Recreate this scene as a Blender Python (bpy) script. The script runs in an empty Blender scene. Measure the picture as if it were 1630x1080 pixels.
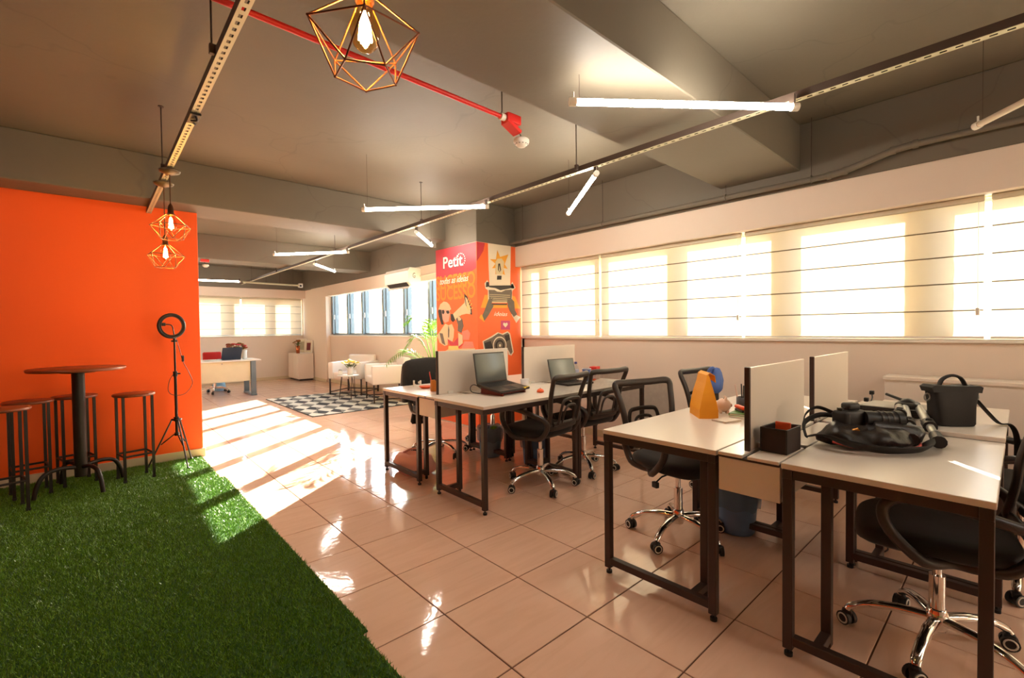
import bpy, bmesh, math, random
import numpy as np
from mathutils import Vector, Matrix, noise
random.seed(7); rng = np.random.default_rng(7)
SC = bpy.context.scene
COL = SC.collection
PI = math.pi

# ---------------------------------------------------------------- camera
cam_data = bpy.data.cameras.new('camera'); cam = bpy.data.objects.new('camera', cam_data); COL.objects.link(cam)
cam_data.sensor_width = 36.0; cam_data.lens = 736.35/1630*36.0; cam_data.clip_start = 0.03; cam_data.clip_end = 600
r_ = Vector((0.74067843, -0.67175255, -0.011999)); u_ = Vector((0.02365191, 0.00822211, 0.99968644)); f_ = Vector((0.67144326, 0.74072998, -0.02197818))
cam.matrix_world = Matrix(((r_.x, u_.x, -f_.x, 0), (r_.y, u_.y, -f_.y, 0), (r_.z, u_.z, -f_.z, 1.278), (0, 0, 0, 1)))
SC.camera = cam

# ---------------------------------------------------------------- world, sun, exposure
SUN_EL = math.radians(23.4); SUN_AZ = Vector((0.787, 0.617))
w = bpy.data.worlds.new('world'); SC.world = w; w.use_nodes = True
nt = w.node_tree; nt.nodes.clear()
sky = nt.nodes.new('ShaderNodeTexSky'); sky.sky_type = 'NISHITA'; sky.sun_disc = False
sky.sun_elevation = SUN_EL; sky.sun_rotation = math.atan2(SUN_AZ.x, SUN_AZ.y); sky.air_density = 1.0; sky.dust_density = 2.0
bg = nt.nodes.new('ShaderNodeBackground'); bg.inputs['Strength'].default_value = 0.38
wo = nt.nodes.new('ShaderNodeOutputWorld')
nt.links.new(sky.outputs[0], bg.inputs[0]); nt.links.new(bg.outputs[0], wo.inputs[0])
sl = bpy.data.lights.new('sun', 'SUN'); sun = bpy.data.objects.new('sun', sl); COL.objects.link(sun)
sl.energy = 13.0; sl.angle = math.radians(0.3); sl.color = (1.0, 0.90, 0.76)
sd = Vector((SUN_AZ.x*math.cos(SUN_EL), SUN_AZ.y*math.cos(SUN_EL), math.sin(SUN_EL)))
sun.rotation_euler = sd.to_track_quat('Z', 'Y').to_euler(); sun.location = (30, 24, 14)
SC.view_settings.view_transform = 'Standard'; SC.view_settings.look = 'None'
SC.view_settings.gamma = 1.0; SC.view_settings.use_curve_mapping = False
SC.view_settings.exposure = 2.4

# ---------------------------------------------------------------- helpers
class MB:
    def __init__(s): s.v = []; s.f = []; s.sm = []
    def add(s, vs, fs, sm=False):
        o = len(s.v); s.v += [tuple(p) for p in vs]
        for f in fs: s.f.append(tuple(i+o for i in f)); s.sm.append(sm)
        return s
    def box(s, x0, y0, z0, x1, y1, z1):
        if x0 > x1: x0, x1 = x1, x0
        if y0 > y1: y0, y1 = y1, y0
        if z0 > z1: z0, z1 = z1, z0
        return s.add([(x0,y0,z0),(x1,y0,z0),(x1,y1,z0),(x0,y1,z0),(x0,y0,z1),(x1,y0,z1),(x1,y1,z1),(x0,y1,z1)],
              [(0,3,2,1),(4,5,6,7),(0,1,5,4),(1,2,6,5),(2,3,7,6),(3,0,4,7)])
    def rbox(s, x0, y0, z0, x1, y1, z1, b=0.005, seg=2, mat=None):
        bm = bmesh.new(); bmesh.ops.create_cube(bm, size=1.0)
        for v in bm.verts: v.co = Vector(((x0+x1)/2+v.co.x*abs(x1-x0), (y0+y1)/2+v.co.y*abs(y1-y0), (z0+z1)/2+v.co.z*abs(z1-z0)))
        b = min(b, abs(x1-x0)*.49, abs(y1-y0)*.49, abs(z1-z0)*.49)
        bmesh.ops.bevel(bm, geom=list(bm.edges), offset=b, segments=seg, affect='EDGES', profile=0.5)
        bm.verts.index_update()
        s.add([(mat @ v.co if mat else v.co) for v in bm.verts], [[v.index for v in f.verts] for f in bm.faces], seg > 2)
        bm.free(); return s
    def cyl(s, p0, p1, r0, r1=None, n=12, caps=True, sm=True):
        if r1 is None: r1 = r0
        p0 = Vector(p0); p1 = Vector(p1); d = (p1-p0).normalized()
        a = d.orthogonal().normalized(); b = d.cross(a)
        vs = []
        for p, r in ((p0, r0), (p1, r1)):
            for i in range(n):
                t = 2*PI*i/n; vs.append(p + a*(r*math.cos(t)) + b*(r*math.sin(t)))
        s.add(vs, [(i, (i+1) % n, n+(i+1) % n, n+i) for i in range(n)], sm)
        if caps: s.add(vs, [tuple(range(n))[::-1], tuple(range(n, 2*n))], False)
        return s
    def tube(s, pts, r, n=8, closed=False, flat=None, up=None):
        P = [Vector(p) for p in pts]; m = len(P)
        R = r if isinstance(r, (list, tuple)) else [r]*m
        T = []
        for i in range(m):
            if closed: t = P[(i+1) % m]-P[i-1]
            else: t = P[min(i+1, m-1)]-P[max(i-1, 0)]
            T.append(t.normalized())
        a = (Vector(up) - T[0]*Vector(up).dot(T[0])).normalized() if up else T[0].orthogonal().normalized()
        vs = []
        for i in range(m):
            if up: a2 = Vector(up) - T[i]*Vector(up).dot(T[i]); a = a2.normalized() if a2.length > 1e-4 else a
            else: a = (a - T[i]*a.dot(T[i])).normalized()
            b = T[i].cross(a)
            ra, rb = (R[i], R[i]) if flat is None else (R[i]*flat[0], R[i]*flat[1])
            for k in range(n):
                t = 2*PI*k/n; vs.append(P[i] + a*(ra*math.cos(t)) + b*(rb*math.sin(t)))
        fs = []
        for i in range(m if closed else m-1):
            j = (i+1) % m
            for k in range(n): fs.append((i*n+k, i*n+(k+1) % n, j*n+(k+1) % n, j*n+k))
        s.add(vs, fs, True)
        if not closed: s.add(vs, [tuple(range(n))[::-1], tuple(range((m-1)*n, m*n))], False)
        return s
    def lathe(s, prof, n=24, c=(0, 0, 0), sm=True):
        vs = []; cx, cy, cz = c
        for (r, z) in prof:
            for k in range(n): t = 2*PI*k/n; vs.append((cx+r*math.cos(t), cy+r*math.sin(t), cz+z))
        fs = []
        for i in range(len(prof)-1):
            for k in range(n): fs.append((i*n+k, i*n+(k+1) % n, (i+1)*n+(k+1) % n, (i+1)*n+k))
        s.add(vs, fs, sm)
        caps = []
        if prof[0][0] > 1e-5: caps.append(tuple(range(n))[::-1])
        if prof[-1][0] > 1e-5: caps.append(tuple(range((len(prof)-1)*n, len(prof)*n)))
        if caps: s.add(vs, caps, False)
        return s
    def ell(s, c, r, nu=12, nv=8):
        vs = []; fs = []
        for i in range(nv+1):
            ph = PI*i/nv
            for k in range(nu):
                t = 2*PI*k/nu
                vs.append((c[0]+r[0]*math.sin(ph)*math.cos(t), c[1]+r[1]*math.sin(ph)*math.sin(t), c[2]-r[2]*math.cos(ph)))
        for i in range(nv):
            for k in range(nu): fs.append((i*nu+k, i*nu+(k+1) % nu, (i+1)*nu+(k+1) % nu, (i+1)*nu+k))
        return s.add(vs, fs, True)
    def prism(s, pts, off):
        n = len(pts); off = Vector(off); P = [Vector(p) for p in pts]
        vs = P+[p+off for p in P]
        nrm = Vector((0, 0, 0))
        for i in range(n): nrm += P[i].cross(P[(i+1) % n])
        a, b = tuple(range(n)), tuple(range(n, 2*n))
        sides = [(i, (i+1) % n, n+(i+1) % n, n+i) for i in range(n)]
        if nrm.dot(off) > 0: a = a[::-1]
        else: b = b[::-1]; sides = [q[::-1] for q in sides]
        return s.add(vs, [a, b]+sides)
    def loft(s, rings, caps=True, sm=True):
        n = len(rings[0]); vs = [p for r in rings for p in r]; fs = []
        for i in range(len(rings)-1):
            for k in range(n): fs.append((i*n+k, i*n+(k+1) % n, (i+1)*n+(k+1) % n, (i+1)*n+k))
        s.add(vs, fs, sm)
        if caps: s.add(vs, [tuple(range(n))[::-1], tuple(range((len(rings)-1)*n, len(rings)*n))], sm)
        return s
    def grid(s, fn, nu, nv, sm=True):
        vs = [fn(i/nu, j/nv) for j in range(nv+1) for i in range(nu+1)]
        fs = [(j*(nu+1)+i, j*(nu+1)+i+1, (j+1)*(nu+1)+i+1, (j+1)*(nu+1)+i) for j in range(nv) for i in range(nu)]
        return s.add(vs, fs, sm)
    def xf(s, M):
        s.v = [tuple(M @ Vector(p)) for p in s.v]; return s

def build(name, m, mat, parent=None, kind=None, world=False, mats=None):
    me = bpy.data.meshes.new(name)
    vs = m.v
    if world and parent is not None:
        inv = parent['_m'] if False else root_matrix(parent).inverted()
        vs = [tuple(inv @ Vector(p)) for p in vs]
    me.from_pydata(vs, [], m.f)
    me.polygons.foreach_set('use_smooth', m.sm)
    me.materials.append(mat); me.update()
    o = bpy.data.objects.new(name, me); COL.objects.link(o)
    if parent is not None: o.parent = parent
    if kind: o['kind'] = kind
    return o
def root_matrix(o):
    M = Matrix.Identity(4)
    while o is not None:
        M = Matrix.LocRotScale(o.location, o.rotation_euler, o.scale) @ M; o = o.parent
    return M
def tag(o, label, cat, group=None):
    o['label'] = label; o['category'] = cat
    if group: o['group'] = group
    return o
def thing(name, label, cat, loc=(0, 0, 0), rz=0.0, group=None):
    o = bpy.data.objects.new(name, None); COL.objects.link(o); o.empty_display_size = 0.1
    o.location = loc; o.rotation_euler = (0, 0, rz)
    return tag(o, label, cat, group)
def struct(name, m, mat, parent=None): return build(name, m, mat, parent, None if parent else 'structure')
KIDS = {}
def dup(o, loc=None, rz=None, label=None, parent=None):
    c = o.copy(); COL.objects.link(c)
    if parent is not None: c.parent = parent
    if loc is not None: c.location = loc
    if rz is not None: c.rotation_euler = (0, 0, rz)
    if label: c['label'] = label
    for ch in [q for q in bpy.data.objects if q.parent == o]: dup(ch, parent=c)
    return c
def arc(c, r, a0, a1, n, f=lambda c, x, y: (c[0]+x, c[1]+y, c[2])):
    return [f(c, r*math.cos(a0+(a1-a0)*i/n), r*math.sin(a0+(a1-a0)*i/n)) for i in range(n+1)]
def smooth_path(pts, n=6, closed=False):
    P = [Vector(p) for p in pts]; m = len(P); out = []
    for i in range(m if closed else m-1):
        p0, p1, p2, p3 = (P[(i-1) % m], P[i], P[(i+1) % m], P[(i+2) % m]) if closed else (P[max(i-1, 0)], P[i], P[i+1], P[min(i+2, m-1)])
        for k in range(n):
            t = k/n
            out.append(0.5*((2*p1)+(p2-p0)*t+(2*p0-5*p1+4*p2-p3)*t*t+(3*p1-p0-3*p2+p3)*t**3))
    if not closed: out.append(P[-1])
    return out

# ---------------------------------------------------------------- materials
def srgb(r, g, b): return tuple(((c/255)/12.92 if c/255 <= 0.04045 else ((c/255+0.055)/1.055)**2.4) for c in (r, g, b))+(1.0,)
MATS = {}
def mat(name, col, rough=0.5, metal=0.0, var=0.06, scale=6.0, bump=0.0, bscale=60.0, coat=0.0, spec=0.5, sheen=0.0):
    if name in MATS: return MATS[name]
    m = bpy.data.materials.new(name); m.use_nodes = True; t = m.node_tree; b = t.nodes['Principled BSDF']
    tc = t.nodes.new('ShaderNodeTexCoord'); nz = t.nodes.new('ShaderNodeTexNoise'); nz.inputs['Scale'].default_value = scale; nz.inputs['Detail'].default_value = 4
    t.links.new(tc.outputs['Object'], nz.inputs['Vector'])
    mx = t.nodes.new('ShaderNodeMix'); mx.data_type = 'RGBA'
    mx.inputs[6].default_value = tuple(c*(1-var) for c in col[:3])+(1,); mx.inputs[7].default_value = tuple(min(1, c*(1+var)) for c in col[:3])+(1,)
    t.links.new(nz.outputs['Fac'], mx.inputs[0]); t.links.new(mx.outputs[2], b.inputs['Base Color'])
    b.inputs['Roughness'].default_value = rough; b.inputs['Metallic'].default_value = metal
    b.inputs['Specular IOR Level'].default_value = spec; b.inputs['Coat Weight'].default_value = coat; b.inputs['Sheen Weight'].default_value = sheen
    if bump:
        n2 = t.nodes.new('ShaderNodeTexNoise'); n2.inputs['Scale'].default_value = bscale; n2.inputs['Detail'].default_value = 3
        t.links.new(tc.outputs['Object'], n2.inputs['Vector'])
        bp = t.nodes.new('ShaderNodeBump'); bp.inputs['Strength'].default_value = bump; bp.inputs['Distance'].default_value = 0.01
        t.links.new(n2.outputs['Fac'], bp.inputs['Height']); t.links.new(bp.outputs[0], b.inputs['Normal'])
    MATS[name] = m; return m
def emit(name, col, strength):
    if name in MATS: return MATS[name]
    m = bpy.data.materials.new(name); m.use_nodes = True; t = m.node_tree; t.nodes.clear()
    e = t.nodes.new('ShaderNodeEmission'); e.inputs[0].default_value = col; e.inputs[1].default_value = strength
    o = t.nodes.new('ShaderNodeOutputMaterial'); t.links.new(e.outputs[0], o.inputs[0]); MATS[name] = m; return m
def clear_glass(name, tint=(1, 1, 1, 1), fac=0.08, rough=0.0):
    if name in MATS: return MATS[name]
    m = bpy.data.materials.new(name); m.use_nodes = True; t = m.node_tree; t.nodes.clear()
    a = t.nodes.new('ShaderNodeBsdfTransparent'); a.inputs[0].default_value = tint
    g = t.nodes.new('ShaderNodeBsdfGlossy'); g.inputs['Roughness'].default_value = rough
    lw = t.nodes.new('ShaderNodeLayerWeight'); lw.inputs[0].default_value = 0.5
    pw = t.nodes.new('ShaderNodeMath'); pw.operation = 'POWER'; pw.inputs[1].default_value = 4.0
    ma = t.nodes.new('ShaderNodeMath'); ma.operation = 'MULTIPLY_ADD'; ma.inputs[1].default_value = 0.5; ma.inputs[2].default_value = fac*0.4
    t.links.new(lw.outputs['Facing'], pw.inputs[0]); t.links.new(pw.outputs[0], ma.inputs[0])
    x = t.nodes.new('ShaderNodeMixShader'); o = t.nodes.new('ShaderNodeOutputMaterial')
    t.links.new(ma.outputs[0], x.inputs[0]); t.links.new(a.outputs[0], x.inputs[1]); t.links.new(g.outputs[0], x.inputs[2]); t.links.new(x.outputs[0], o.inputs[0])
    MATS[name] = m; return m
def translucent(name, col, tcol, clear=0.0, k=0.5):
    if name in MATS: return MATS[name]
    m = bpy.data.materials.new(name); m.use_nodes = True; t = m.node_tree; t.nodes.clear()
    tc = t.nodes.new('ShaderNodeTexCoord'); nz = t.nodes.new('ShaderNodeTexNoise'); nz.inputs['Scale'].default_value = 400
    t.links.new(tc.outputs['Object'], nz.inputs['Vector'])
    mx = t.nodes.new('ShaderNodeMix'); mx.data_type = 'RGBA'; mx.inputs[6].default_value = tuple(c*.92 for c in tcol[:3])+(1,); mx.inputs[7].default_value = tcol
    t.links.new(nz.outputs['Fac'], mx.inputs[0])
    d = t.nodes.new('ShaderNodeBsdfDiffuse'); d.inputs[0].default_value = col
    tr = t.nodes.new('ShaderNodeBsdfTranslucent'); t.links.new(mx.outputs[2], tr.inputs[0])
    x = t.nodes.new('ShaderNodeMixShader'); x.inputs[0].default_value = k
    t.links.new(d.outputs[0], x.inputs[1]); t.links.new(tr.outputs[0], x.inputs[2])
    o = t.nodes.new('ShaderNodeOutputMaterial'); last = x
    if clear > 0:
        tp = t.nodes.new('ShaderNodeBsdfTransparent'); y = t.nodes.new('ShaderNodeMixShader'); y.inputs[0].default_value = clear
        t.links.new(x.outputs[0], y.inputs[1]); t.links.new(tp.outputs[0], y.inputs[2]); last = y
    t.links.new(last.outputs[0], o.inputs[0]); MATS[name] = m; return m

M_wall = mat('white_wall_paint', srgb(228, 212, 194), 0.75, var=0.02, scale=2, bump=0.03, bscale=90)
M_orange = mat('orange_wall_paint', srgb(255, 96, 10), 0.55, var=0.02, scale=2, bump=0.03, bscale=90)
M_white = mat('white_laminate', srgb(226, 214, 200), 0.28, var=0.02, scale=3)
M_whitegloss = mat('white_plastic', srgb(232, 228, 216), 0.35, var=0.02)
M_frame = mat('dark_steel_frame', srgb(62, 46, 40), 0.42, metal=0.2, var=0.08, bump=0.02)
M_black = mat('black_plastic', srgb(26, 22, 20), 0.45, var=0.15)
M_fabric = mat('black_seat_fabric', srgb(22, 19, 18), 0.85, var=0.25, scale=90, bump=0.15, bscale=500, sheen=0.15)
M_chrome = mat('chrome', (0.82, 0.80, 0.78, 1), 0.08, metal=1.0, var=0.02)
M_alu = mat('grey_aluminium', srgb(118, 128, 134), 0.35, metal=0.5, var=0.04)
M_winwhite = mat('window_frame_paint', srgb(196, 186, 160), 0.4, var=0.03)
M_sill = mat('sill_stone', srgb(236, 232, 222), 0.35, var=0.02)
M_rail = mat('galvanised_channel', srgb(196, 192, 160), 0.45, metal=0.25, var=0.06, scale=20)
M_raildark = mat('painted_channel', srgb(74, 60, 50), 0.5, metal=0.2, var=0.06)
M_red = mat('red_pipe_paint', srgb(235, 48, 42), 0.4, var=0.04)
M_wood = mat('walnut_board', srgb(130, 62, 30), 0.4, var=0.2, scale=9)
M_copper = mat('copper', srgb(205, 120, 80), 0.22, metal=1.0, var=0.03)
M_wire = mat('rose_gold_wire', srgb(128, 80, 58), 0.4, metal=0.6, var=0.03)
M_bronze = mat('bronze_socket', srgb(96, 60, 36), 0.35, metal=0.7)
M_glass = clear_glass('window_glass', (0.97, 0.985, 0.98, 1))
M_blind = translucent('blind_fabric', srgb(226, 214, 186), (0.62, 0.56, 0.43, 1), 0.0, 0.17)
M_rod = mat('blind_rod', srgb(120, 104, 76), 0.6)
M_screen = mat('laptop_screen', srgb(70, 78, 76), 0.12, var=0.05, spec=0.8)
M_laptop = mat('laptop_shell', srgb(52, 46, 42), 0.35, metal=0.4)
M_silver = mat('silver_shell', srgb(170, 170, 164), 0.35, metal=0.6)
M_keys = mat('laptop_keys', srgb(30, 28, 28), 0.6, var=0.2, scale=200)
M_leather = mat('black_leather', srgb(30, 22, 18), 0.4, var=0.2, scale=14, bump=0.25, bscale=40)
M_nylon = mat('black_nylon', srgb(26, 21, 18), 0.7, var=0.15, scale=200, bump=0.1, bscale=400)
M_cloth_white = mat('white_leatherette', srgb(232, 224, 212), 0.5, var=0.02, bump=0.04, bscale=150)
M_paper = mat('paper_white', srgb(238, 234, 224), 0.7, var=0.02)
M_tube = emit('fluorescent_tube_light', (1.0, 0.90, 0.78, 1), 16.0)
M_tubeoff = mat('unlit_tube', srgb(224, 212, 190), 0.3, var=0.02)
M_filament = emit('lamp_filament_light', (1.0, 0.60, 0.20, 1), 130.0)
M_bulb = clear_glass('amber_bulb_glass', (1.0, 0.80, 0.45, 1), 0.12)
M_leaf = mat('palm_leaf', srgb(112, 168, 34), 0.45, var=0.3, scale=5)
M_green = mat('stem_green', srgb(84, 96, 40), 0.6, var=0.2)
# ---------------------------------------------------------------- surface materials
def ceiling_material():
    m = bpy.data.materials.new('taupe_concrete'); m.use_nodes = True; t = m.node_tree; b = t.nodes['Principled BSDF']
    g = t.nodes.new('ShaderNodeNewGeometry'); n1 = t.nodes.new('ShaderNodeTexNoise'); n1.inputs['Scale'].default_value = 0.9; n1.inputs['Detail'].default_value = 6
    t.links.new(g.outputs['Position'], n1.inputs['Vector'])
    cr = t.nodes.new('ShaderNodeValToRGB'); cr.color_ramp.elements[0].position = 0.3; cr.color_ramp.elements[1].position = 0.75
    cr.color_ramp.elements[0].color = srgb(104, 96, 82); cr.color_ramp.elements[1].color = srgb(116, 108, 92)
    t.links.new(n1.outputs['Fac'], cr.inputs[0])
    # fine cracks
    v = t.nodes.new('ShaderNodeTexVoronoi'); v.feature = 'DISTANCE_TO_EDGE'; v.inputs['Scale'].default_value = 0.38
    n2 = t.nodes.new('ShaderNodeTexNoise'); n2.inputs['Scale'].default_value = 2.2
    mp = t.nodes.new('ShaderNodeVectorMath'); mp.operation = 'MULTIPLY_ADD'; mp.inputs[1].default_value = (0.5, 0.5, 0.5)
    t.links.new(g.outputs['Position'], n2.inputs['Vector']); t.links.new(n2.outputs['Color'], mp.inputs[0]); t.links.new(g.outputs['Position'], mp.inputs[2]); t.links.new(mp.outputs[0], v.inputs['Vector'])
    c2 = t.nodes.new('ShaderNodeValToRGB'); c2.color_ramp.elements[0].color = (0.86, 0.86, 0.86, 1); c2.color_ramp.elements[1].color = (1, 1, 1, 1); c2.color_ramp.elements[1].position = 0.003
    t.links.new(v.outputs['Distance'], c2.inputs[0])
    mx = t.nodes.new('ShaderNodeMix'); mx.data_type = 'RGBA'; mx.blend_type = 'MULTIPLY'; mx.inputs[0].default_value = 1
    t.links.new(cr.outputs[0], mx.inputs[6]); t.links.new(c2.outputs[0], mx.inputs[7]); t.links.new(mx.outputs[2], b.inputs['Base Color'])
    b.inputs['Roughness'].default_value = 0.6
    n3 = t.nodes.new('ShaderNodeTexNoise'); n3.inputs['Scale'].default_value = 30; t.links.new(g.outputs['Position'], n3.inputs['Vector'])
    bp = t.nodes.new('ShaderNodeBump'); bp.inputs['Strength'].default_value = 0.08; bp.inputs['Distance'].default_value = 0.01
    t.links.new(n3.outputs['Fac'], bp.inputs['Height']); t.links.new(bp.outputs[0], b.inputs['Normal'])
    return m
def tile_material():
    m = bpy.data.materials.new('polished_porcelain'); m.use_nodes = True; t = m.node_tree; b = t.nodes['Principled BSDF']
    g = t.nodes.new('ShaderNodeNewGeometry'); oi = t.nodes.new('ShaderNodeObjectInfo')
    mp = t.nodes.new('ShaderNodeMapping'); mp.inputs['Scale'].default_value = (2.0, 14.0, 1.0); mp.inputs['Rotation'].default_value = (0, 0, 0.7)
    ad = t.nodes.new('ShaderNodeVectorMath'); ad.operation = 'MULTIPLY_ADD'; ad.inputs[1].default_value = (9, 9, 9)
    t.links.new(oi.outputs['Random'], ad.inputs[0]); t.links.new(g.outputs['Position'], ad.inputs[2]); t.links.new(ad.outputs[0], mp.inputs['Vector'])
    n = t.nodes.new('ShaderNodeTexNoise'); n.inputs['Scale'].default_value = 1.0; n.inputs['Detail'].default_value = 5; n.inputs['Distortion'].default_value = 1.2
    t.links.new(mp.outputs[0], n.inputs['Vector'])
    cr = t.nodes.new('ShaderNodeValToRGB'); cr.color_ramp.elements[0].position = 0.36; cr.color_ramp.elements[1].position = 0.56
    cr.color_ramp.elements[0].color = TILE_A; cr.color_ramp.elements[1].color = TILE_B
    t.links.new(n.outputs['Fac'], cr.inputs[0]); t.links.new(cr.outputs[0], b.inputs['Base Color'])
    b.inputs['Roughness'].default_value = 0.07; b.inputs['Specular IOR Level'].default_value = 0.6
    n3 = t.nodes.new('ShaderNodeTexNoise'); n3.inputs['Scale'].default_value = 11; n3.inputs['Detail'].default_value = 2; n3.inputs['Distortion'].default_value = 2.0
    t.links.new(g.outputs['Position'], n3.inputs['Vector'])
    bp = t.nodes.new('ShaderNodeBump'); bp.inputs['Strength'].default_value = 0.05; bp.inputs['Distance'].default_value = 0.01
    t.links.new(n3.outputs['Fac'], bp.inputs['Height']); t.links.new(bp.outputs[0], b.inputs['Normal'])
    return m
TILE_A = srgb(224, 184, 158); TILE_B = srgb(229, 190, 165)
M_ceil = ceiling_material(); M_tile = tile_material()
M_grout = mat('grout', srgb(92, 58, 42), 0.9)
M_base = mat('cream_baseboard', srgb(214, 196, 160), 0.5, var=0.03)

# ---------------------------------------------------------------- floor and tiles
XW = 4.40            # window wall inner face
YF = 13.40           # far wall inner face
m = MB(); m.box(-5.0, -4.0, -0.2, 4.6, YF+0.2, -0.004)
floor = struct('floor', m, M_grout)
T = 0.45; gx, gy = 1.1413-5*T, 1.2821-14*T
def tile_mesh(wx, wy):
    a = 0.003; c = 0.0015; hx, hy = wx/2-a, wy/2-a
    b = MB()
    v = [(-hx,-hy,-.004),(hx,-hy,-.004),(hx,hy,-.004),(-hx,hy,-.004),(-hx,-hy,-c),(hx,-hy,-c),(hx,hy,-c),(-hx,hy,-c),(-hx+c,-hy+c,0),(hx-c,-hy+c,0),(hx-c,hy-c,0),(-hx+c,hy-c,0)]
    b.add(v, [(0,1,5,4),(1,2,6,5),(2,3,7,6),(3,0,4,7),(4,5,9,8),(5,6,10,9),(6,7,11,10),(7,4,8,11),(8,9,10,11)])
    return b
cells = []
for i in range(-6, 20):
    for j in range(0, 50):
        x0, y0 = gx+i*T, gy+j*T; x1, y1 = x0+T, y0+T
        x1 = min(x1, XW); y0 = max(y0, -3.99); y1 = min(y1, YF)
        if x1-x0 < 0.03 or y1-y0 < 0.03 or x0 < -4.9: continue
        cx, cy = (x0+x1)/2, (y0+y1)/2
        if cy < 5.6 and x1 < 0.85: continue                      # under the turf
        if 5.6 <= cy < 5.9 and x1 < 0.85: continue
        cells.append((cx, cy, round(x1-x0, 4), round(y1-y0, 4)))
def tile_rank(c):
    x, y = c[0], c[1]; d = x*0.6714+y*0.7407; l = x*0.7407-y*0.6718
    vis = d > 0.7 and abs(l/d) < 1.2 and not (y > 5.7 and x < 0.85*y/5.7)
    return (0 if vis else 1, math.hypot(x, y))
cells.sort(key=tile_rank)
tm_cache = {}
for c in cells[:300]:
    k = (c[2], c[3])
    if k not in tm_cache:
        o = build('tile', tile_mesh(*k), M_tile, floor); tm_cache[k] = o.data
    else:
        o = bpy.data.objects.new('tile', tm_cache[k]); COL.objects.link(o); o.parent = floor
    o.location = (c[0], c[1], 0)
m = MB()
for c in cells[300:]:
    b = tile_mesh(c[2], c[3]); m.add([(p[0]+c[0], p[1]+c[1], p[2]) for p in b.v], b.f)
build('far_tiles', m, M_tile, floor, 'stuff')

# ---------------------------------------------------------------- ceiling and beams
ZC, ZB, ZP = 2.90, 2.50, 2.39
m = MB(); m.box(-5.0, -4.0, ZC, 4.8, YF+0.3, ZC+0.2)
ceiling = struct('ceiling', m, M_ceil)
def beam(x0, y0, z0, x1, y1, z1): m = MB(); m.rbox(x0, y0, z0, x1, y1, z1, 0.006, 1); return struct('ceiling_beam', m, M_ceil)
beam(-5.0, 1.22, 2.53, 4.28, 1.86, ZC)
beam(-5.0, 5.33, ZB, 4.28, 5.90, ZC)
beam(-3.0, 9.05, ZB, 4.28, 9.60, ZC)
beam(4.28, -4.0, ZP, 4.60, YF+0.2, ZC)
beam(-3.0, 13.20, ZP, 4.28, YF+0.2, ZC)
beam(-5.0, -2.6, 2.53, 4.28, -2.0, ZC)
beam(3.62, 4.64, ZP, 4.28, 5.57, ZC)

# ---------------------------------------------------------------- walls
SILL, HEAD, HEAD2 = 1.17, 2.16, 2.30
m = MB(); m.box(XW, -4.0, 0, 4.60, 4.64, SILL); m.box(XW, -4.0, HEAD, 4.60, 4.64, ZP)
m.box(XW, 5.57, 0, 4.60, 11.6, SILL); m.box(XW, 5.57, HEAD2, 4.60, 11.6, ZP)
m.box(XW, 4.60, 0, 4.60, 5.57, ZP)
wall_right = struct('wall_right', m, M_wall)
m = MB(); m.box(3.62, 4.64, 0, XW, 5.57, ZP); wall_column = struct('wall_column', m, M_wall)
m = MB(); m.box(4.30, 11.6, 0, 4.60, 12.62, ZP); m.box(4.34, 12.62, 0, 4.60, YF, ZP); struct('wall_corner', m, M_wall)
m = MB(); m.box(-3.0, YF, 0, 4.60, YF+.2, 1.18); m.box(-3.0, YF, HEAD, 4.60, YF+.2, ZP); m.box(4.30, YF, 1.18, 4.60, YF+.2, HEAD); m.box(-3.0, YF, 1.18, -2.0, YF+.2, HEAD)
struct('wall_far', m, M_wall)
m = MB(); m.rbox(-5.0, 5.68, 0, 0.82, 5.83, ZB, 0.004, 1); struct('wall_orange', m, M_orange)
m = MB(); m.box(-5.2, -4.0, 0, -5.0, 5.68, ZC); struct('wall_left', m, M_orange)
m = MB(); m.box(-5.2, -4.2, 0, 4.60, -4.0, ZC); struct('wall_behind', m, M_wall)
m = MB(); m.box(-3.2, 5.83, 0, -3.0, YF+.2, ZC); struct('wall_reception', m, M_wall)
m = MB(); m.rbox(-5.0, 5.662, 0, 0.838, 5.68, 0.085, 0.003, 1); m.rbox(0.82, 5.68, 0, 0.838, 5.83, 0.085, 0.003, 1); struct('baseboard_orange', m, M_base)
m = MB(); m.rbox(-3.0, YF-.015, 0, 4.34, YF, 0.08, 0.003, 1); struct('baseboard_far', m, M_base)
m = MB(); m.rbox(4.285, 11.6, 0, 4.30, 12.62, 0.08, 0.003, 1); m.rbox(XW-.015, 5.57, 0, XW, 11.6, 0.08, 0.003, 1); struct('baseboard_corner', m, M_base)
m = MB(); m.rbox(XW-.015, -4.0, 0, XW, 4.64, 0.08, 0.003, 1); struct('baseboard_right', m, M_base)
# white bulkheads above the windows, sills below
m = MB(); m.rbox(4.28, -4.0, 2.12, XW, 4.64, ZP, 0.004, 1); struct('trim_1', m, M_wall)
m = MB(); m.rbox(4.28, 5.57, 2.13, XW, 11.6, ZP, 0.004, 1); struct('trim_2', m, M_wall)
m = MB(); m.rbox(-3.0, 13.20, 2.17, 4.34, YF, ZP, 0.004, 1); struct('trim_3', m, M_wall)
m = MB(); m.rbox(XW-.03, -4.0, SILL-.025, 4.62, 4.64, SILL+.002, 0.004, 1); struct('trim_4', m, M_sill)
m = MB(); m.rbox(XW-.02, 5.57, SILL-.02, 4.62, 11.6, SILL+.002, 0.004, 1); struct('trim_5', m, M_sill)
m = MB(); m.rbox(-2.0, YF-.03, 1.16, 4.30, YF+.2, 1.182, 0.004, 1); struct('trim_6', m, M_sill)

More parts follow.
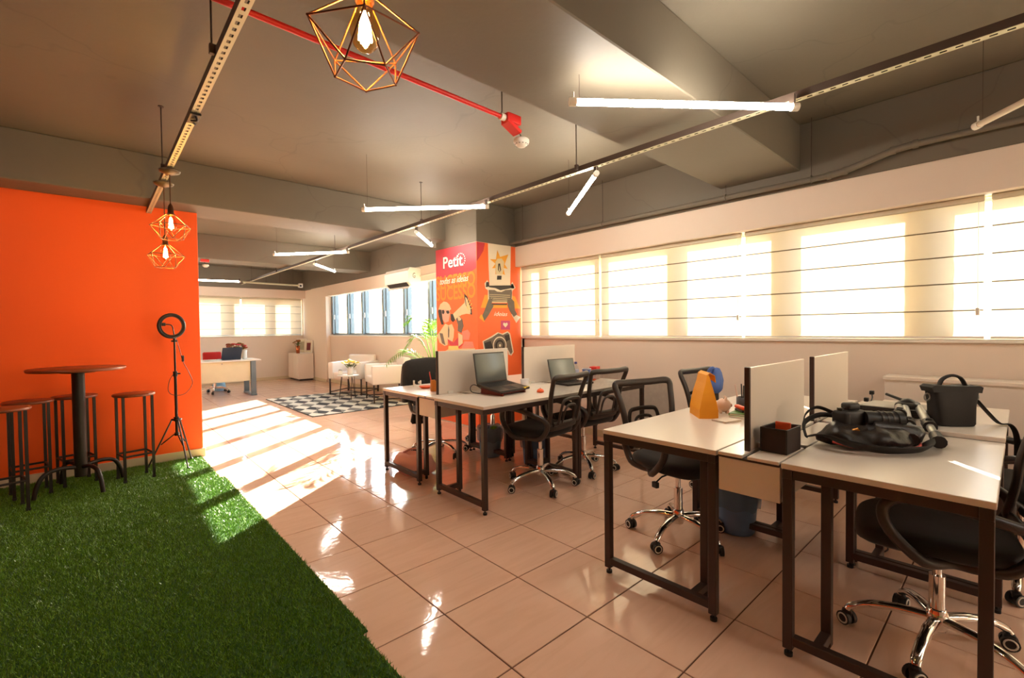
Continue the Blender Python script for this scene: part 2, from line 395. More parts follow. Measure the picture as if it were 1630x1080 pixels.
# ---------------------------------------------------------------- windows
def window_y(name, y0, y1, z0, z1, mull, X, fm, rail=0.05, stays=(), deep=0.0):
    """window in the plane x = X, mullions given as (ya, yb)"""
    m = MB(); m.rbox(X-.03, y0, z0, X+.05, y1, z0+rail, .003, 1); m.rbox(X-.03, y0, z1-rail, X+.05, y1, z1, .003, 1)
    root = struct(name, m, fm)
    edges = [y0]
    for (a, b) in sorted(mull):
        n = MB(); n.rbox(X-.03-deep, a, z0+rail, X+.05+deep, b, z1-rail, .003, 1); build('mullion', n, fm, root)
        edges += [a, b]
    edges.append(y1)
    for a, b in zip(edges[::2], edges[1::2]):
        if b-a < .06: continue
        n = MB(); s = .022
        for (p, q, r, t) in ((a, z0+rail, b, z0+rail+s), (a, z1-rail-s, b, z1-rail), (a, z0+rail+s, a+s, z1-rail-s), (b-s, z0+rail+s, b, z1-rail-s)): n.box(X-.015, p, q, X+.03, r, t)
        f = build('sash', n, fm, root)
        n = MB(); n.box(X+.005, a+s, z0+rail+s, X+.011, b-s, z1-rail-s); build('pane', n, M_glass, f)
        n = MB(); n.rbox(X-.045, b-s*.9, (z0+z1)/2-.17, X-.02, b-s*.1, (z0+z1)/2-.06, .003, 1); build('handle', n, M_whitegloss, f)
    for (ya, yb) in stays:
        n = MB(); n.tube([(X+.12, ya+(yb-ya)*k/8, z0+rail+.075*math.sin(PI*k/8)) for k in range(9)], .007, 6); build('window_stay', n, M_frame, root)
    return root
window_y('window_1', -4.0, 4.64, SILL, HEAD, [(4.24, 4.33), (3.30, 3.42), (2.36, 2.50), (1.37, 1.52), (0.45, 0.63), (-0.62, -0.48), (-1.6, -1.46), (-2.6, -2.46)], 4.48, M_winwhite, .045,
         [(2.62, 2.78), (2.94, 3.10), (1.0, 1.14), (0.72, 0.86)])
window_y('window_2', 5.57, 11.6, SILL, HEAD2, [(11.50, 11.6), (10.585, 10.665), (9.785, 9.865), (8.795, 8.875), (7.925, 8.005), (7.035, 7.115), (6.19, 6.27)], 4.50, M_alu, .03,
         [(10.15, 10.35), (9.2, 9.4), (7.5, 7.7)], .04)
m = MB(); m.rbox(-2.0, YF+.07, 1.18, 4.30, YF+.15, 1.225, .003, 1); m.rbox(-2.0, YF+.07, HEAD-.045, 4.30, YF+.15, HEAD, .003, 1)
w3 = struct('window_3', m, M_alu)
ed = [-2.0]
for a, b in ((-1.05, -.93), (0.05, 0.17), (1.3, 1.42), (2.60, 2.80), (3.60, 3.76)):
    m = MB(); m.rbox(a, YF+.07, 1.225, b, YF+.15, HEAD-.045, .003, 1); build('mullion', m, M_alu, w3); ed += [a, b]
ed.append(4.30)
for a, b in zip(ed[::2], ed[1::2]): m = MB(); m.box(a, YF+.105, 1.225, b, YF+.111, HEAD-.045); build('pane', m, M_glass, w3)

# ---------------------------------------------------------------- roman blinds
def blind(axis, a0, a1, P, z0, z1, rods, label, group):
    """axis 'y': hangs in plane x=P from y=a0..a1; axis 'x': in plane y=P"""
    W = (lambda a, d, z: (P+d, a, z)) if axis == 'y' else (lambda a, d, z: (a, P+d, z))
    loc = W((a0+a1)/2, 0, z0)
    root = thing('roman_blind', label, 'blind', loc, 0, group)
    def Bd(n, m, mt, par=root): return build(n, m, mt, par, world=True) if par is root else build(n, m, mt, par)
    zs = [z0]+sorted(rods)+[z1]; prof = []
    for q in range(len(zs)-1):
        for k in range(6): t = k/6; prof.append((zs[q]+(zs[q+1]-zs[q])*t, -.008*math.sin(PI*t)))
    prof.append((z1, 0))
    m = MB(); vs = []
    for (z, d) in prof: vs += [W(a0, d, z), W(a1, d, z)]
    m.add(vs, [(2*i, 2*i+1, 2*i+3, 2*i+2) for i in range(len(prof)-1)], True); Bd('fabric', m, M_blind)
    for z in rods: m = MB(); m.cyl(W(a0+.004, -.006, z), W(a1-.004, -.006, z), .0042, n=6); Bd('rod', m, M_rod)
    m = MB(); c = [W(a0, -.012, z0-.004), W(a1, .008, z0+.012)]; m.box(*c[0], *c[1]); Bd('bottom_bar', m, M_sill)
    m = MB(); c = [W(a0, -.02, z1-.004), W(a1, .02, z1+.035)]; m.rbox(*[min(p) for p in zip(*c)], *[max(p) for p in zip(*c)], .004, 1); Bd('head_rail', m, M_winwhite)
    m = MB(); m.cyl(W(a0+.03, -.016, 1.38), W(a0+.03, -.016, z1), .0016, n=5); m.rbox(*[min(p) for p in zip(W(a0+.02, -.026, 1.33), W(a0+.04, -.01, 1.38))], *[max(p) for p in zip(W(a0+.02, -.026, 1.33), W(a0+.04, -.01, 1.38))], .003, 1); Bd('pull_cord', m, M_whitegloss)
    return root
RZ = (1.365, 1.55, 1.735, 1.915)
for a0, a1, lb in ((3.30, 4.60, 'cream roman blind at the window right beside the printed column'), (1.71, 3.27, 'cream roman blind second from the printed column, above the small potted desks'),
                   (0.17, 1.68, 'wide cream roman blind above the two white desk dividers'), (-1.40, 0.14, 'cream roman blind at the right edge of the photo'),
                   (-2.9, -1.43, 'added cream roman blind past the right edge, out of view, blocking the sun')):  # this last blind is unseen, added to keep direct sun out
    blind('y', a0, a1, 4.372, SILL+.008, 2.085, RZ, lb.replace(', above the small potted desks', ''), 'roman blinds on the window wall')
for a0, a1, lb in ((2.83, 4.28, 'roman blind over the far window beside the copper vase'), (1.25, 2.80, 'roman blind over the far window behind the reception desk'), (-.35, 1.22, 'roman blind on the far wall hidden behind the orange wall')):
    blind('x', a0, a1, YF-.03, 1.20, 2.13, (1.36, 1.55, 1.76, 1.95), lb, 'roman blinds on the far wall')

# ---------------------------------------------------------------- artificial turf
def grass_material():
    m = bpy.data.materials.new('turf_blades'); m.use_nodes = True; t = m.node_tree; b = t.nodes['Principled BSDF']
    g = t.nodes.new('ShaderNodeNewGeometry'); n = t.nodes.new('ShaderNodeTexNoise'); n.inputs['Scale'].default_value = 140
    t.links.new(g.outputs['Position'], n.inputs['Vector'])
    cr = t.nodes.new('ShaderNodeValToRGB'); cr.color_ramp.elements[0].position = .3; cr.color_ramp.elements[1].position = .7
    cr.color_ramp.elements[0].color = srgb(70, 106, 10); cr.color_ramp.elements[1].color = srgb(120, 166, 34)
    t.links.new(n.outputs['Fac'], cr.inputs[0]); t.links.new(cr.outputs[0], b.inputs['Base Color']); b.inputs['Roughness'].default_value = .38
    return m
M_grass = grass_material(); M_turf = mat('turf_backing', srgb(40, 80, 16), .9, var=.3, scale=80)
def turf(x0, x1, y0, y1, z, label):
    o = thing('turf_mat', label, 'artificial grass', ((x0+x1)/2, (y0+y1)/2, 0))
    m = MB(); m.rbox(x0, y0, .0005, x1, y1, .006+z, .002, 1); build('turf_backing', m, M_turf, o, world=True)
    def blades(xa, xb, ya, yb, dens, h, wd):
        n = int((xb-xa)*(yb-ya)*dens); P = rng.uniform((xa, ya), (xb, yb), (n, 2)); a = rng.uniform(0, 2*PI, n); H = rng.uniform(.6, 1.15, n)*h; L = rng.uniform(.1, .9, n)*h; b = rng.uniform(0, 2*PI, n)
        V = np.zeros((n, 3, 3)); zz = .005+z
        V[:, 0] = np.stack([P[:, 0]-np.cos(a)*wd, P[:, 1]-np.sin(a)*wd, np.full(n, zz)], -1)
        V[:, 1] = np.stack([P[:, 0]+np.cos(a)*wd, P[:, 1]+np.sin(a)*wd, np.full(n, zz)], -1)
        V[:, 2] = np.stack([P[:, 0]+np.cos(b)*L, P[:, 1]+np.sin(b)*L, zz+H], -1)
        return V.reshape(-1, 3)
    parts = []
    xm = max(x0, -1.7); ym = max(y0, .9)
    if y1 > .9: parts.append(blades(xm, x1, ym, y1, 26000, .017, .0022))
    if x0 < xm: parts.append(blades(x0, xm, y0, y1, 3500, .02, .006))
    if y0 < ym: parts.append(blades(xm, x1, y0, min(ym, y1), 3500, .02, .006))
    V = np.concatenate(parts); V -= np.array([(x0+x1)/2, (y0+y1)/2, 0]); n = len(V)//3
    me = bpy.data.meshes.new('grass_blades'); me.vertices.add(3*n); me.loops.add(3*n); me.polygons.add(n)
    me.vertices.foreach_set('co', V.ravel()); me.loops.foreach_set('vertex_index', np.arange(3*n, dtype=np.int32))
    me.polygons.foreach_set('loop_start', np.arange(0, 3*n, 3, dtype=np.int32)); me.polygons.foreach_set('loop_total', np.full(n, 3, dtype=np.int32))
    me.materials.append(M_grass); me.update()
    b = bpy.data.objects.new('grass_blades', me); COL.objects.link(b); b.parent = o; b['kind'] = 'stuff'
turf(-4.98, 0.835, 1.85, 4.70, 0.002, 'large green artificial turf strip crossing the middle of the grass area')
turf(-4.98, 0.81, -3.98, 1.85, 0.0, 'green artificial turf strip nearest the camera with a raised seam')
turf(-4.98, 0.80, 4.70, 5.66, 0.0, 'narrow artificial turf strip along the orange wall under the bar stools')
# ---------------------------------------------------------------- column mural
M_mo = mat('mural_orange', srgb(250, 112, 52), .5, var=.02); M_mr = mat('mural_red', srgb(208, 62, 74), .5, var=.03)
MU = {'red': M_mr, 'cream': mat('mural_cream', srgb(222, 204, 160), .5, var=.08, scale=12), 'ink': mat('mural_ink', srgb(48, 40, 38), .5, var=.2, scale=20), 'grey': mat('mural_grey', srgb(112, 100, 88), .5, var=.25, scale=18),
      'skin': mat('mural_skin', srgb(226, 176, 152), .5, var=.08, scale=14), 'pink': mat('mural_pink', srgb(226, 140, 118), .5), 'yellow': mat('mural_yellow', srgb(240, 214, 120), .5), 'amber': mat('mural_amber', srgb(240, 168, 48), .5),
      'paper': mat('mural_paper', srgb(236, 222, 196), .5, var=.03), 'magenta': mat('mural_magenta', srgb(206, 70, 120), .5), 'lightorange': mat('mural_light_orange', srgb(255, 146, 44), .5), 'white': mat('mural_white', srgb(250, 244, 230), .5)}
MURAL_LEFT=[
 ('red_field', 'red', 1, [(5.61, 2.394), (4.642, 2.383), (4.649, 2.053), (4.745, 2.023), (4.839, 2.025), (4.963, 2.012), (5.063, 1.988), (5.179, 2.016), (5.299, 2.001), (5.422, 2.004), (5.605, 1.994)]),
 ('hair', 'cream', 2, [(5.476, 1.632), (5.387, 1.668), (5.309, 1.655), (5.249, 1.617), (5.213, 1.554), (5.259, 1.534), (5.446, 1.555), (5.518, 1.562)]),
 ('hair_shade', 'ink', 2, [(5.518, 1.562), (5.446, 1.555), (5.418, 1.42), (5.396, 1.349), (5.451, 1.349), (5.512, 1.467), (5.533, 1.54)]),
 ('face', 'skin', 3, [(5.445, 1.564), (5.251, 1.539), (5.237, 1.503), (5.27, 1.391), (5.364, 1.37), (5.418, 1.42), (5.431, 1.492)]),
 ('sunglass', 'ink', 4, [(5.43, 1.55), (5.382, 1.551), (5.364, 1.521), (5.392, 1.491), (5.428, 1.505)]),
 ('sunglass', 'ink', 4, [(5.328, 1.537), (5.266, 1.539), (5.247, 1.508), (5.283, 1.492), (5.318, 1.506)]),
 ('torso', 'cream', 2, [(5.356, 1.361), (5.279, 1.338), (5.195, 1.354), (5.145, 1.276), (5.162, 1.172), (5.194, 1.111), (5.3, 1.145), (5.31, 1.066), (5.38, 1.051), (5.507, 1.098), (5.585, 1.197), (5.503, 1.242), (5.396, 1.331)]),
 ('drape_fold', 'grey', 3, [(5.279, 1.338), (5.258, 1.277), (5.268, 1.172), (5.291, 1.171), (5.289, 1.277)]),
 ('drape_fold', 'grey', 3, [(5.503, 1.233), (5.423, 1.224), (5.364, 1.065), (5.442, 1.09)]),
 ('megaphone_horn', 'cream', 2, [(5.177, 1.484), (4.905, 1.626), (4.895, 1.726), (4.834, 1.68), (4.768, 1.553), (4.757, 1.471), (4.866, 1.482), (4.979, 1.469), (5.119, 1.405)]),
 ('megaphone_rim', 'ink', 3, [(4.902, 1.747), (4.847, 1.706), (4.755, 1.553), (4.747, 1.466), (4.77, 1.467), (4.81, 1.53), (4.871, 1.591), (4.903, 1.684)]),
 ('megaphone_mouth', 'cream', 4, [(4.885, 1.7), (4.854, 1.686), (4.775, 1.554), (4.767, 1.487), (4.79, 1.497), (4.857, 1.59)]),
 ('megaphone_back', 'ink', 3, [(5.222, 1.49), (5.169, 1.488), (5.119, 1.405), (5.172, 1.378), (5.219, 1.407)]),
 ('hand', 'grey', 4, [(5.097, 1.421), (5.023, 1.458), (4.959, 1.41), (4.933, 1.325), (4.985, 1.232), (5.064, 1.258), (5.055, 1.344)]),
 ('finger', 'cream', 5, [(5.06, 1.438), (5.023, 1.454), (4.974, 1.414), (4.995, 1.398), (5.039, 1.394)]),
 ('star_burst', 'red', 2, [(5.315, 1.154), (5.164, 1.103), (5.059, 1.173), (5.055, 1.053), (4.917, 1.098), (5.048, 1.023), (5.256, 1.067)]),
 ('book', 'cream', 4, [(5.05, 1.233), (4.955, 1.199), (4.957, 1.097), (5.05, 1.049)]),
 ('pink_panel', 'pink', 2, [(4.917, 1.123), (4.738, 1.117), (4.712, 1.044), (4.99, 1.02)]),
 ('pink_panel', 'pink', 2, [(4.97, 1.249), (4.843, 1.274), (4.789, 1.224), (4.819, 1.141), (4.959, 1.14)]),
 ('yellow_block', 'yellow', 5, [(5.279, 1.053), (5.062, 1.061), (5.041, 1.011), (5.288, 1.0)]),
 ('white_strip', 'cream', 3, [(5.406, 0.966), (5.288, 1.009), (4.693, 1.036), (4.7, 1.019)]),
]
MURAL_RIGHT=[
 ('red_corner', 'red', 1, [(3.62, 2.384), (3.752, 2.382), (3.725, 2.281), (3.659, 2.188), (3.615, 2.137)]),
 ('paper', 'paper', 1, [(3.803, 2.384), (4.2, 2.392), (4.18, 1.848), (3.82, 1.829), (3.809, 2.091)]),
 ('star', 'amber', 2, [(3.959, 2.313), (4.005, 2.229), (4.153, 2.276), (4.085, 2.138), (4.139, 2.081), (4.062, 2.087), (4.088, 1.995), (3.986, 2.025), (3.922, 1.992), (3.923, 2.076), (3.865, 2.068), (3.924, 2.133), (3.831, 2.184), (3.935, 2.19)]),
 ('bulb', 'cream', 3, [(3.924, 2.157), (3.957, 2.2), (4.032, 2.211), (4.075, 2.17), (4.062, 2.063), (4.039, 1.996), (3.932, 1.996), (3.923, 2.068)]),
 ('filament', 'ink', 4, [(3.972, 2.137), (4.001, 2.143), (4.019, 2.059), (3.991, 2.021), (4.002, 2.058), (3.99, 2.122), (3.978, 2.056), (3.991, 2.025), (3.965, 2.055)]),
 ('bulb_base', 'ink', 3, [(3.953, 1.978), (4.028, 1.983), (4.022, 1.93), (3.947, 1.925)]),
 ('outline', 'paper', 1, [(3.739, 1.865), (3.785, 1.911), (3.825, 1.842), (4.185, 1.865), (4.22, 1.913), (4.275, 1.837), (4.218, 1.792), (4.21, 1.659), (3.791, 1.645), (3.793, 1.78), (3.753, 1.802)]),
 ('amber_sheet', 'amber', 1, [(3.741, 1.719), (3.794, 1.717), (3.791, 1.552), (3.67, 1.551)]),
 ('amber_sheet', 'amber', 1, [(4.213, 1.725), (4.265, 1.718), (4.358, 1.555), (4.239, 1.553)]),
 ('amber_sheet', 'amber', 2, [(3.813, 1.589), (4.124, 1.597), (4.123, 1.559), (3.813, 1.552)]),
 ('carriage', 'ink', 2, [(3.804, 1.837), (4.225, 1.867), (4.247, 1.835), (4.179, 1.822), (4.003, 1.789), (3.919, 1.814), (3.814, 1.82)]),
 ('carriage_knob', 'ink', 2, [(3.764, 1.882), (3.81, 1.889), (3.815, 1.829), (3.758, 1.818)]),
 ('carriage_knob', 'ink', 2, [(4.191, 1.882), (4.236, 1.885), (4.256, 1.827), (4.204, 1.823)]),
 ('typewriter_body', 'grey', 2, [(3.804, 1.785), (3.903, 1.788), (3.947, 1.769), (4.024, 1.768), (4.093, 1.797), (4.202, 1.809), (4.213, 1.768), (4.194, 1.634), (3.814, 1.618)]),
 ('key_row', 'cream', 3, [(3.816, 1.729), (4.172, 1.732), (4.172, 1.725), (3.816, 1.723)]),
 ('key_row', 'cream', 3, [(3.815, 1.706), (4.177, 1.706), (4.177, 1.699), (3.815, 1.7)]),
 ('key_row', 'cream', 3, [(3.836, 1.684), (4.177, 1.681), (4.177, 1.674), (3.836, 1.677)]),
 ('key_row', 'cream', 3, [(3.858, 1.661), (4.125, 1.66), (4.125, 1.653), (3.858, 1.655)]),
 ('space_bar', 'cream', 3, [(3.857, 1.639), (4.119, 1.644), (4.118, 1.627), (3.857, 1.621)]),
 ('wrist', 'ink', 2, [(3.851, 1.611), (4.124, 1.615), (4.112, 1.597), (3.862, 1.593)]),
 ('cuff', 'amber', 2, [(3.674, 1.468), (3.747, 1.436), (3.725, 1.37), (3.645, 1.423)]),
 ('cuff', 'paper', 2, [(4.25, 1.483), (4.362, 1.437), (4.283, 1.357), (4.197, 1.474)]),
 ('hand', 'grey', 4, [(3.804, 1.668), (3.874, 1.683), (3.846, 1.611), (3.883, 1.579), (3.79, 1.453), (3.725, 1.386), (3.695, 1.452), (3.738, 1.526), (3.771, 1.601)]),
 ('hand', 'grey', 4, [(4.119, 1.679), (4.2, 1.681), (4.246, 1.648), (4.256, 1.536), (4.297, 1.475), (4.237, 1.44), (4.168, 1.517), (4.135, 1.585)]),
 ('like_square', 'magenta', 1, [(4.007, 1.389), (4.169, 1.389), (4.167, 1.267), (4.005, 1.269)]),
 ('heart', 'paper', 2, [(4.085, 1.298), (4.045, 1.332), (4.046, 1.353), (4.063, 1.363), (4.085, 1.351), (4.108, 1.363), (4.125, 1.353), (4.125, 1.332)]),
 ('camera_outline', 'paper', 1, [(3.694, 1.124), (3.839, 1.183), (3.949, 1.235), (4.027, 1.213), (4.124, 1.246), (4.169, 1.215), (4.229, 0.962), (4.188, 0.916), (4.136, 0.932), (4.125, 0.992), (3.713, 1.013)]),
 ('camera_body', 'grey', 2, [(3.71, 1.12), (3.844, 1.166), (3.96, 1.223), (4.038, 1.199), (4.123, 1.229), (4.152, 1.207), (4.208, 0.967), (4.176, 0.934), (4.131, 0.997), (3.729, 1.021)]),
 ('camera_grip', 'ink', 3, [(4.066, 1.191), (4.152, 1.203), (4.162, 1.138), (4.093, 1.105)]),
 ('camera_panel', 'ink', 3, [(3.715, 1.099), (3.827, 1.125), (3.869, 1.024), (3.74, 1.024)]),
]

mural = thing('column_mural', 'orange and red printed mural wrapping the column, with megaphone and typewriter collage', 'mural', (3.62, 4.64, 0))
MT = .004
m = MB(); m.box(3.62-MT, 4.64-MT, 0.02, 3.62, 5.57, ZP-.004); build('print_panel', m, M_mo, mural, world=True)
m = MB(); m.box(3.62, 4.64-MT, 0.02, 4.372, 4.64, ZP-.004); build('print_panel', m, M_mo, mural, world=True)
ST = .0012
for (n, c, l, P) in MURAL_LEFT: m = MB(); x = 3.62-MT; m.prism([(x, min(p[0], 5.569), p[1]) for p in P], (-ST*l, 0, 0)); build(n, m, MU[c], mural, world=True)
for (n, c, l, P) in MURAL_RIGHT: m = MB(); y = 4.64-MT; m.prism([(p[0], y, p[1]) for p in P], (0, -ST*l, 0)); build(n, m, MU[c], mural, world=True)
def disc_right(cx, cz, r, l, c, n): m = MB(); m.prism([(cx+r*math.cos(2*PI*k/24), 4.64-MT, cz+r*math.sin(2*PI*k/24)) for k in range(24)], (0, -ST*l, 0)); build(n, m, MU[c], mural, world=True)
for r, l, c in ((.118, 3, 'paper'), (.104, 4, 'grey'), (.078, 5, 'ink'), (.05, 6, 'grey'), (.018, 7, 'paper')): disc_right(3.98, 1.06, r, l, c, 'lens_ring')
def text_on(body, width, height, o, ax, up, mt, parent, name='lettering', depth=.003, shear=0.0, bold=0.0):
    cu = bpy.data.curves.new(name, 'FONT'); cu.body = body; cu.extrude = .02; cu.shear = shear; cu.offset = bold; cu.resolution_u = 3
    tmp = bpy.data.objects.new(name, cu); COL.objects.link(tmp); bpy.context.view_layer.update()
    me = bpy.data.meshes.new_from_object(tmp); bpy.data.objects.remove(tmp)
    xs = [v.co.x for v in me.vertices]; ys = [v.co.y for v in me.vertices]; x0, x1, y0, y1 = min(xs), max(xs), min(ys), max(ys)
    ax = Vector(ax); up = Vector(up); nn = ax.cross(up); o = Vector(o); inv = root_matrix(parent).inverted()
    for v in me.vertices:
        a = (v.co.x-x0)/(x1-x0)*width; b = (v.co.y-y0)/(y1-y0)*height if height else (v.co.y-y0)/(x1-x0)*width
        v.co = inv @ (o+ax*a+up*b+nn*(depth if v.co.z > 0 else 0))
    me.name = name; me.materials.clear(); me.materials.append(mt)
    ob = bpy.data.objects.new(name, me); COL.objects.link(ob); ob.parent = parent; return ob
XF = 3.62-MT; LX = (0, -1, 0); UZ = (0, 0, 1)
text_on('Petit', .475, .175, (XF, 5.395, 2.108), LX, UZ, MU['ink'], mural, depth=.0018, bold=.035)
text_on('Petit', .455, .16, (XF, 5.385, 2.116), LX, UZ, MU['white'], mural, depth=.003, bold=.015)
text_on('SUCESSO', .90, .19, (XF, 5.57, 1.68), LX, UZ, MU['lightorange'], mural, depth=.002, bold=.02)
text_on('SUCESSO', .90, .19, (XF, 5.57, 1.835), LX, UZ, MU['lightorange'], mural, depth=.003, bold=.02)
text_on('todas as ideias', .66, .085, (XF, 5.47, 1.905), LX, UZ, MU['white'], mural, depth=.0045, shear=.35)
text_on('ideias', .235, .055, (3.89, 4.64-MT, 1.45), (1, 0, 0), UZ, MU['white'], mural, depth=.002, shear=.35)
m = MB()
for k in range(12):
    a = PI*(.95-k*.115); cy, cz = 4.985-.105*math.cos(a), 2.195+.085*math.sin(a)
    m.prism([(XF, cy+.009*math.cos(2*PI*j/8), cz+.009*math.sin(2*PI*j/8)) for j in range(8)], (-.003, 0, 0))
build('dotted_ring', m, MU['white'], mural, world=True)
m = MB()
for a in (.2, .55, .9, 1.25):
    y0, z0 = 4.86, 1.52; m.tube([(XF-.002, y0-.03*math.cos(a), z0+.04*math.sin(a)), (XF-.002, y0-.13*math.cos(a), z0+.17*math.sin(a))], .005, 5)
build('sound_lines', m, MU['yellow'], mural, world=True)

# ---------------------------------------------------------------- slotted channels under the ceiling
def channel(x, y0, y1, z, label, mt_side, mt_bot, rods, s=.038):
    root = thing('slotted_channel', label, 'ceiling channel', (x, y0, z))
    m = MB(); h = s/2
    m.box(x-h, y0, z, x-h+.003, y1, z+s); m.box(x+h-.003, y0, z, x+h, y1, z+s); build('side_web', m, mt_side, root, world=True)
    m = MB(); m.box(x-h, y0, z-.002, x-h+.012, y1, z); m.box(x+h-.012, y0, z-.002, x+h, y1, z)
    y = y0
    while y < y1: m.box(x-h+.012, y, z-.002, x+h-.012, min(y+.026, y1), z); y += .05
    build('slotted_face', m, mt_bot, root, world=True)
    for yr in rods:
        zc = 2.53 if 1.22 < yr < 1.86 else ZC
        m = MB(); m.cyl((x-.03, yr, z+.02), (x-.03, yr, zc), .004, n=6); r = build('hanger_rod', m, M_raildark, root, world=True)
        m = MB(); m.rbox(x-.04, yr-.012, z+.01, x-.014, yr+.012, z+.05, .002, 1); build('hanger_clip', m, M_raildark, r, world=True)
        m = MB(); m.cyl((x-.03, yr, zc-.006), (x-.03, yr, zc), .018, n=10); build('ceiling_plate', m, M_raildark, r, world=True)
    return root
ch1 = channel(.43, -2.0, 5.68, 2.44, 'slotted metal channel running over the turf to the orange wall', M_raildark, M_rail, (-.5, 2.3, 4.15))
m = MB(); m.rbox(.405, 2.93, 2.425, .455, 3.07, 2.437, .002, 1); m.tube(smooth_path([(.43, 2.95, 2.43), (.44, 2.97, 2.41), (.42, 3.0, 2.415), (.44, 3.03, 2.41), (.43, 3.05, 2.43)], 4), .006, 6); build('cable_joint', m, M_black, ch1, world=True)
ch2 = channel(2.74, -2.5, 12.9, 2.45, 'long dark slotted channel carrying the zigzag of tube lights', M_raildark, M_rail, (-.5, 2.25, 4.45, 6.9, 9.9))

# ---------------------------------------------------------------- tube lights
def tube_light(a, b, lit, label):
    a = Vector(a); b = Vector(b); d = (b-a).normalized(); mid = (a+b)/2
    root = thing('tube_light', label, 'tube light', mid, 0, 'tube lights')
    m = MB(); m.cyl(a+d*.03, b-d*.03, .0165, n=14); build('tube', m, M_tube if lit else M_tubeoff, root, world=True)
    for e, s in ((a, 1), (b, -1)):
        m = MB(); m.cyl(e, e+d*.035*s, .021, n=12); c = build('end_cap', m, M_whitegloss, root, world=True)
        m = MB(); m.tube([e+d*.02*s+Vector((0, 0, .015)), e+d*.02*s+Vector((0, 0, .05))], .005, 6); build('clip', m, M_whitegloss, c, world=True)
    m = MB(); q = a+d*.05
    zc = 2.53 if 1.22 < q.y < 1.86 else (2.5 if 5.33 < q.y < 5.9 else ZC)
    m.cyl((q.x, q.y, q.z+.02), (q.x, q.y, zc), .0013, n=5); build('suspension_wire', m, M_raildark, root, world=True)
    m = MB(); q = b-d*.03; m.box(q.x-.012, q.y-.012, q.z+.012, q.x+.012, q.y+.012, q.z+.06); build('bracket', m, M_raildark, root, world=True)
    return root
ZT = 2.395
tube_light((1.77, 1.51, ZT), (2.70, .78, ZT), True, 'lit tube light nearest the camera, below the wide concrete beam')
tube_light((1.87, 4.10, ZT), (2.70, 3.27, ZT), True, 'lit tube light in front of the printed column, left of the channel')
tube_light((3.47, 2.99, ZT), (2.72, 2.07, ZT), True, 'lit tube light pointing to the window wall above the laptops')
tube_light((3.37, 5.28, ZT), (2.75, 4.64, ZT), True, 'short looking lit tube light just left of the red column top')
tube_light((1.97, 7.29, ZT), (2.72, 6.42, ZT), True, 'lit tube light above the rug, left of the channel')
tube_light((3.40, 8.67, ZT), (2.75, 7.90, ZT), True, 'small lit tube light above the armchairs, right of the channel')
tube_light((1.40, 11.83, ZT), (2.46, 11.62, ZT), True, 'lit tube light above the reception desk beside the orange wall')
tube_light((3.74, .19, ZT), (2.76, -.62, ZT), False, 'unlit tube light at the right edge near the grey pipe')
tube_light((-2.3, 3.2, ZT), (-1.45, 2.35, ZT), True, 'added fill tube light over the turf, out of view on the left')  # no such lamp in view; added to brighten the orange wall
tube_light((3.45, -3.05, ZT), (2.76, -2.1, ZT), True, 'added fill tube light, unseen behind the camera on the window side')  # unseen lamp, added as fill for the dark near floor and desks
tube_light((1.80, -1.1, ZT), (2.72, -1.9, ZT), True, 'added fill tube light, unseen behind the camera on the turf side')  # likewise added out of view, fill light from behind the camera

# ---------------------------------------------------------------- pendant lamps
M_canopy = mat('canopy_bronze', srgb(112, 96, 72), .35, metal=.6)
def pendant(x, y, zs, label, ang=0.0, R=.125, big=False):
    """zs: height of the socket top"""
    root = thing('pendant_lamp', label, 'pendant lamp', (x, y, zs), ang, 'cage pendant lamps')
    m = MB(); top = 2.436-zs; m.cyl((0, 0, .01), (0, 0, top-.02), .0035, n=6); build('cord', m, M_bronze, root)
    m = MB(); m.lathe([(.0, top-.045), (.02, top-.042), (.06, top-.025), (.066, top-.012), (.05, top-.004), (0, top)], 24); build('canopy', m, M_canopy, root)
    m = MB(); m.lathe([(0, .04), (.006, .035), (.014, .02), (.018, 0), (.018, -.03), (.022, -.033), (.022, -.045), (0, -.045)], 16); build('socket', m, M_bronze, root)
    h = -.045
    m = MB(); m.lathe([(.014, h), (.02, h-.012), (.033, h-.055), (.0335, h-.075), (.027, h-.1), (.012, h-.114), (0, h-.117)], 20); bulb = build('bulb', m, M_bulb, root)
    m = MB()
    for k in range(6):
        a = PI*k/3; m.tube([(.006*math.cos(a), .006*math.sin(a), h-.025), (.013*math.cos(a+.2), .013*math.sin(a+.2), h-.09)], .0036, 5)
    build('filament', m, M_filament, bulb)
    z1, z2 = -.12, -.215; r2 = .068 if not big else .072
    A = [(R*math.cos(2*PI*k/5), R*math.sin(2*PI*k/5), z1 - (.015 if big and k % 2 else 0)) for k in range(5)]
    Bq = [(r2*math.cos(2*PI*(k+.5)/5), r2*math.sin(2*PI*(k+.5)/5), z2) for k in range(5)]
    t = [(.022*math.cos(2*PI*k/5), .022*math.sin(2*PI*k/5), -.035) for k in range(5)]
    m = MB(); wr = .0022
    for k in range(5):
        for p, q in ((t[k], A[k]), (A[k], A[(k+1) % 5]), (A[k], Bq[k]), (A[(k+1) % 5], Bq[k]), (Bq[k], Bq[(k+1) % 5])): m.cyl(p, q, wr, n=6)
    for p in A+Bq: m.ell(p, (.0034, .0034, .0034), 6, 4)
    build('wire_cage', m, M_wire, root)
    return root
pendant(.43, 4.05, 2.155, 'upper of the two small cage lamps hanging before the orange wall', .3)
pendant(.43, 4.42, 1.995, 'lower of the two small cage lamps hanging before the orange wall', .1)
pendant(.485, 1.03, 2.085, 'large looking rose gold cage lamp at the top of the photo', .5, big=True)

